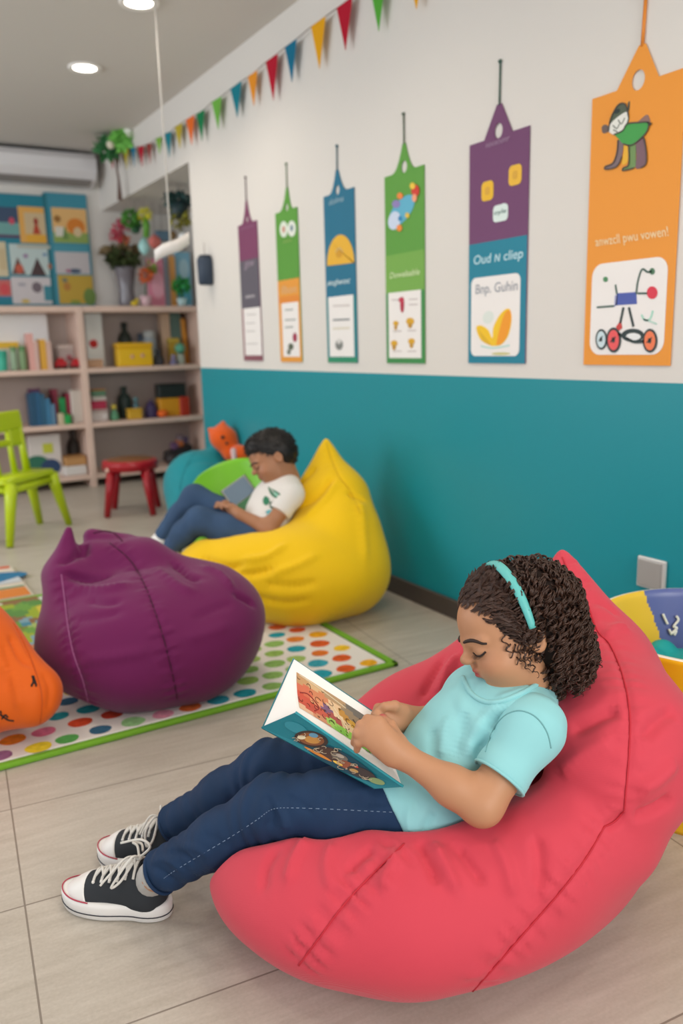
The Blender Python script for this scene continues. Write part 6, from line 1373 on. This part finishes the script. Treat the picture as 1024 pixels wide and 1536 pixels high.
for c_, L in (('#1F6B4A', [(402, 730), (404, 738), (409, 745), (418, 748), (422, 743), (415, 737), (408, 734)]), ('#2C8A7A', [(414, 745), (420, 752), (417, 762), (408, 768), (403, 774), (410, 772), (420, 766), (424, 755)]), ('#5FB0B8', [(398, 768), (404, 764), (410, 768), (404, 773)]), ('#27583F', [(405, 752), (411, 756), (409, 764), (404, 760)]), ('#2E7A58', [(398, 744), (404, 748), (403, 756), (397, 758), (394, 750)]), ('#1E5A40', [(409, 752), (416, 750), (420, 757), (415, 764), (408, 760)]), ('#48A098', [(400, 772), (408, 776), (414, 772), (408, 782), (400, 781)]), ('#8FC7B0', [(411, 738), (416, 740), (417, 745), (412, 743)])):
    P = [q for q in dr(tsb, L+[L[0]], 4, .002)]
    if len(P) > 4: c = np.mean(P, 0); n = len(P); mb.color(c_).add(list(P)+[c], [(i, (i+1) % n, n) for i in range(n)], True)
if mb.V: mb.build('printed_motif', M_print, bs, usecol=True)
hp_ = [hel((0, -.012, .043), (.070, .087, .077), k=.02), hel((0, .03, .075), (.055, .048, .035), k=.03), hel((0, -.042, .012), (.066, .050, .064), k=.03), cut(HL(0, .034, 0), HF@nrm(A([0, 1, -.95])), .006), cut(HL(0, 0, -.035), HF@nrm(A([0, .5, -1.])), .01),
       hrc((-.09, -.002, -.012), (-.05, -.002, -.012), .020, k=.006, op='sub'), hrc((.09, -.002, -.012), (.05, -.002, -.012), .020, k=.006, op='sub')]
V, F = sdf_mesh(hp_, .004, lambda X, Y, Z: .0008*lnoise(X, Y, Z, 200, 12)); M_bh = mat('short_black_hair', '#15110F', .5, .4, bump=.4, scale=160); bh = mesh_obj('hair', V, F, M_bh, boy, label='short black hair')
g_ = np.random.default_rng(5); Ll = (V-HO)@HF; Nn = vnormals(V, F); pp = []; rr = []
for i in g_.permutation(len(V))[:1500]:
    d = nrm(Nn[i]*.35+HF@A([0, .5 if Ll[i, 2] > .07 else -.35, -.25 if Ll[i, 2] < .07 else .1])+g_.normal(size=3)*.15); L = g_.uniform(.005, .010)
    pp.append([V[i]-Nn[i]*.001, V[i]+d*L*.5, V[i]+d*L]); rr.append([.0016, .0013, .0004])
V2, F2 = tubes_fast(pp, rr, 4); mesh_obj('hair_strands', V2, F2, M_bh, bh)
for s in (-1, 1):
    P = [on_face(q, .0006) for q in catmull([HL(s*.0135, .0805, .0005), HL(s*.028, .0808, -.0042), HL(s*.0425, .068, .0010)], 6)]; MB().tube(P, .0016, 6).build('eyelash', M_hairdark, boy)
    P = [on_face(q, .0006) for q in catmull([HL(s*.010, .090, .0195), HL(s*.028, .085, .0235), HL(s*.047, .066, .0150)], 8)]; MB().tube(P, [.0028]*(len(P)-3)+[.002, .0015, .001], 6).build('eyebrow', M_hairdark, boy)
# white sneakers
for L, c_ in ((BLN, (218, 815, 3.07)), (BLF, (208, 806, 3.22))):
    an_ = L[4]; toe = W(*c_); d = toe-an_; f = nrm(d*A([1, 1, .15])); R_ = frame(f, (0, 0, 1)); o = an_+A([0, 0, -.01])
    pr = [rc(o, o+R_@A([0, .03, -.035]), .038, .036, k=.03), rc(o+R_@A([0, .0, -.035]), o+R_@A([0, .13, -.045]), .036, .031, k=.03), cut(o+R_@A([0, 0, -.058]), R_@A([0, 0, -1.]), .003)]
    V, F = sdf_mesh(pr, .005); sh = mesh_obj('shoe', V, F, mat('white_sneaker', '#E9E7E3', .5), boy, label='white sneaker')
    pts = circ(0, .062, .041, .108, 26); M_ = (tuple(o+R_@A([0, 0, -.075])), tuple(R_[:, 0]), tuple(R_[:, 1]), tuple(R_[:, 2])); MB().prism(pts, M_, .02, True).build('sole', M_rub, sh)
# the boy's book
c0, c1 = W(338, 752, 3.09), W(372, 728, 3.10); ux = nrm(c1-c0); n_ = nrm(-CF*.55-ux*.0+np.cross(ux, CF)*.3); n_ = nrm(n_-ux*(n_@ux)); vx = np.cross(n_, ux)
bk_ = thing('picture_book', 'small dark green picture book held open by the boy', 'book', tuple((c0+c1)/2*A([1, 1, 0])+A([0, 0, c0[2]-.07]))); Rb = np.stack([ux, vx, n_], 1); m0 = W(366, 748, 3.13)
M_gb = mat('dark_green_cover', '#1C4A2C', .5)
for s in (-1, 1):
    Rs = Rb@rx(.45*s); c = m0+Rb@A([0, .040*s, .0])
    cv = MB().box(c, (.058, .042, .003), Rs, .001).build('cover', M_gb, bk_); MB().box(c+Rs@A([0, 0, .008]), (.055, .040, .004), Rs, .002).build('page_block', P_('#A9A79A', .8), bk_)
    MB().color('#6C7F8E' if s > 0 else '#3F6E48').prism(rrect(-.05, -.036, .05, .036, .006), (tuple(c+Rs@A([0, 0, .0126])), tuple(Rs[:, 0]), tuple(Rs[:, 1]), tuple(Rs[:, 2])), .0005).build('page_picture', M_print, bk_, usecol=True)
# --- lime tub chair
M_lime2 = mat('lime_green_moulded_plastic', '#76C21E', .4, .45)
ch = onz(375, 820); tc2 = A([1.56, 3.52, 0]); t = thing('tub_chair', 'lime green moulded tub chair behind the boy', 'chair', tuple(tc2))
cen = W(350, 734, 3.42); tR = np.stack([nrm(CR*.96+CU*.26), -CF, nrm(CU*.96-CR*.26)], 1)
V = []; F = []; nu, nv = 24, 12; W2, H2 = .150, .105
def shell(u, v, off):   # u,v in -1..1: rounded shield, bowed backwards
    w = W2*(1-.16*max(0, -v)); x = u*w*(1-.10*abs(v)**4); z = v*H2*(1-.10*abs(u)**4)
    return cen+tR@A([x, -.05*(1-u*u)-.03*v+off, z])
for off, rev in ((0, False), (-.014, True)):
    b0 = len(V)
    for j in range(nv+1):
        for i in range(nu+1):
            a, b_ = -1+2*i/nu, -1+2*j/nv; a2 = a*math.sqrt(1-b_*b_*.5*.75); b2 = b_*math.sqrt(1-a*a*.5*.75); V.append(shell(a2*1.25, b2*1.25, off))
    for j in range(nv):
        for i in range(nu): q = (b0+j*(nu+1)+i, b0+j*(nu+1)+i+1, b0+(j+1)*(nu+1)+i+1, b0+(j+1)*(nu+1)+i); F.append(q[::-1] if rev else q)
n1 = (nu+1)*(nv+1); ring = [i for i in range(nu+1)]+[(j*(nu+1)+nu) for j in range(1, nv+1)]+[nv*(nu+1)+i for i in range(nu-1, -1, -1)]+[j*(nu+1) for j in range(nv-1, 0, -1)]
for k in range(len(ring)): a, b_ = ring[k], ring[(k+1) % len(ring)]; F.append((a, a+n1, b_+n1, b_))
mesh_obj('back_shell', V, F, M_lime2, t)
sc2 = cen-A([0, 0, .20]); f2d = nrm(-CF*A([1, 1, 0])*.6-CR*A([1, 1, 0])*.4); sc2 = sc2+f2d*.05; zs2 = max(sc2[2], .2)
MB().lathe([(0, zs2-.012), (.13, zs2-.012), (.15, zs2), (.145, zs2+.012), (0, zs2+.006)], (sc2[0], sc2[1], 0)).build('seat', M_lime2, t)
for a in (.6, 2.2, 3.7, 5.3): d = A([math.cos(a), math.sin(a), 0]); b0 = A([sc2[0], sc2[1], 0]); MB().tube([b0+d*.11+A([0, 0, zs2-.005]), b0+d*.145+A([0, 0, .002])], [.018, .013], 8).build('leg', M_lime2, t)
MB().tube([A([sc2[0], sc2[1], zs2])-f2d*.12, cen-tR@A([0, -.0, .12])-f2d*.02], [.03, .03], 8).build('back_support', M_lime2, t)
# --- teal bag and plush toy
M_bagt = mat('teal_bag_fabric', '#0B8792', .6, .3, bump=.1, scale=250, kind='weave', sheen=.1)
t = thing('bean_bag', 'teal bean bag in the corner beside the shelf unit with an orange plush on it', 'bean bag', tuple(W(300, 730, 4.55)*A([1, 1, 0])), 'bean bags')
tea = [el(W(300, 728, 4.6), (.20, .20, .20), RZ, .05), rc(W(305, 740, 4.55), W(300, 770, 4.5), .17, .17, k=.08), rc(W(330, 690, 4.62), W(330, 665, 4.65), .08, .05, k=.06)]
bag_finish(tea, .012, [([(300, 668), (285, 690), (272, 720), (268, 760)], .004, .001)], [([(275, 700), (300, 690), (330, 695)], .02, -.007), ([(262, 740), (290, 745), (320, 735)], .02, .006), ([(258, 760), (280, 765), (310, 755)], .02, -.007)], M_bagt, mat('teal_piping', '#0A7480', .6), t, bag_noise(31, .008, 12), it=2, piping=.002)
M_or = mat('orange_plush', '#DB5A1E', .9, .1, bump=.4, scale=220, sheen=.3)
pc = W(335, 657, 4.5); t = thing('plush_toy', 'orange plush animal with pointed ears lying on the teal bean bag', 'plush toy', tuple(pc-A([0, 0, .07])), )
H = lambda dx, dy, dd=0.: W(335+dx, 657+dy, 4.5+dd)
V, F = sdf_mesh([el(H(0, 0), (.075, .07, .068), RZ, .03), rc(H(4, 6), H(12, 20), .05, .055, k=.03), rc(H(-12, -6), H(-21, -13), .03, .010, k=.02), rc(H(-2, -14), H(0, -24), .03, .008, k=.02)], .005); mesh_obj('head', V, F, M_or, t)
MB().ball(H(-1, -1, -.068), .011).build('eye', mat('black_button', '#171312', .3), t); MB().ball(H(5, 8, -.062), .008).build('nose', mat('black_button', '#171312', .3), t)
V, F = sdf_mesh([el(W(360, 681, 4.46), (.055, .05, .048), RZ, .03), rc(W(345, 672, 4.5), W(358, 680, 4.47), .03, .04, k=.02)], .005); mesh_obj('paw', V, F, M_or, t)
V, F = sdf_mesh([rc(W(350, 676, 4.42), W(351, 688, 4.41), .016, .013, k=.02)], .004); mesh_obj('pale_patch', V, F, mat('pale_plush', '#CDB3B4', .9), t, label='pale pink plush patch')
# ================================================================= camera, light, view
cam = bpy.data.cameras.new('camera'); co = bpy.data.objects.new('camera', cam); COL.objects.link(co); SC.camera = co
co.matrix_world = Matrix(((CR[0], CU[0], -CF[0], CC[0]), (CR[1], CU[1], -CF[1], CC[1]), (CR[2], CU[2], -CF[2], CC[2]), (0, 0, 0, 1)))
cam.sensor_fit = 'HORIZONTAL'; cam.sensor_width = 24.0; cam.lens = FPX/1024*24.0; cam.clip_start = .02
cam.dof.use_dof = True; cam.dof.focus_distance = 1.33; cam.dof.aperture_fstop = 28.86/9.5
w = bpy.data.worlds.new('world'); SC.world = w; w.use_nodes = True
w.node_tree.nodes['Background'].inputs[0].default_value = lin('#DDE8F5'); w.node_tree.nodes['Background'].inputs[1].default_value = 1.6
def area(name, loc, target, sx_, sy_, power, col='#FFFFFF', spread=180):
    l = bpy.data.lights.new(name, 'AREA'); l.shape = 'RECTANGLE'; l.size = sx_; l.size_y = sy_; l.energy = power; l.color = lin(col)[:3]; l.spread = math.radians(spread)
    o = bpy.data.objects.new(name, l); COL.objects.link(o); o.location = loc
    d = Vector(A(target, float)-A(loc, float)); o.rotation_euler = d.to_track_quat('-Z', 'Y').to_euler(); return o
area('window_daylight_front', (.9, -2.25, 1.6), (.5, 1, .9), 1.9, 1.4, 75, '#FFFBF4')
area('window_daylight_left_near', (-2.65, .3, 1.5), (1, .3, 1.3), 3.6, 1.5, 10, '#F6FAFF')
area('window_daylight_left_far', (-2.65, 4.3, 1.5), (1, 4.3, 1.3), 2.6, 1.5, 75, '#F6FAFF')
for lx, ly in ((1.236, 4.53), (1.232, 3.62), (1.0, 2.4), (.9, 1.2), (-.2, 4.53), (-.2, 2.4), (-.2, .6), (.9, .0)):
    l = bpy.data.lights.new('downlight', 'SPOT'); l.energy = 30; l.spot_size = math.radians(150); l.spot_blend = .8; l.shadow_soft_size = .16; l.color = lin('#FFF2E2')[:3]
    o = bpy.data.objects.new('downlight', l); COL.objects.link(o); o.location = (lx, ly, ZC-.02)
vs = SC.view_settings; SC.display_settings.display_device = 'sRGB'; vs.view_transform = 'Standard'; vs.look = 'None'; vs.gamma = 1; vs.use_curve_mapping = False; vs.exposure = -0.22
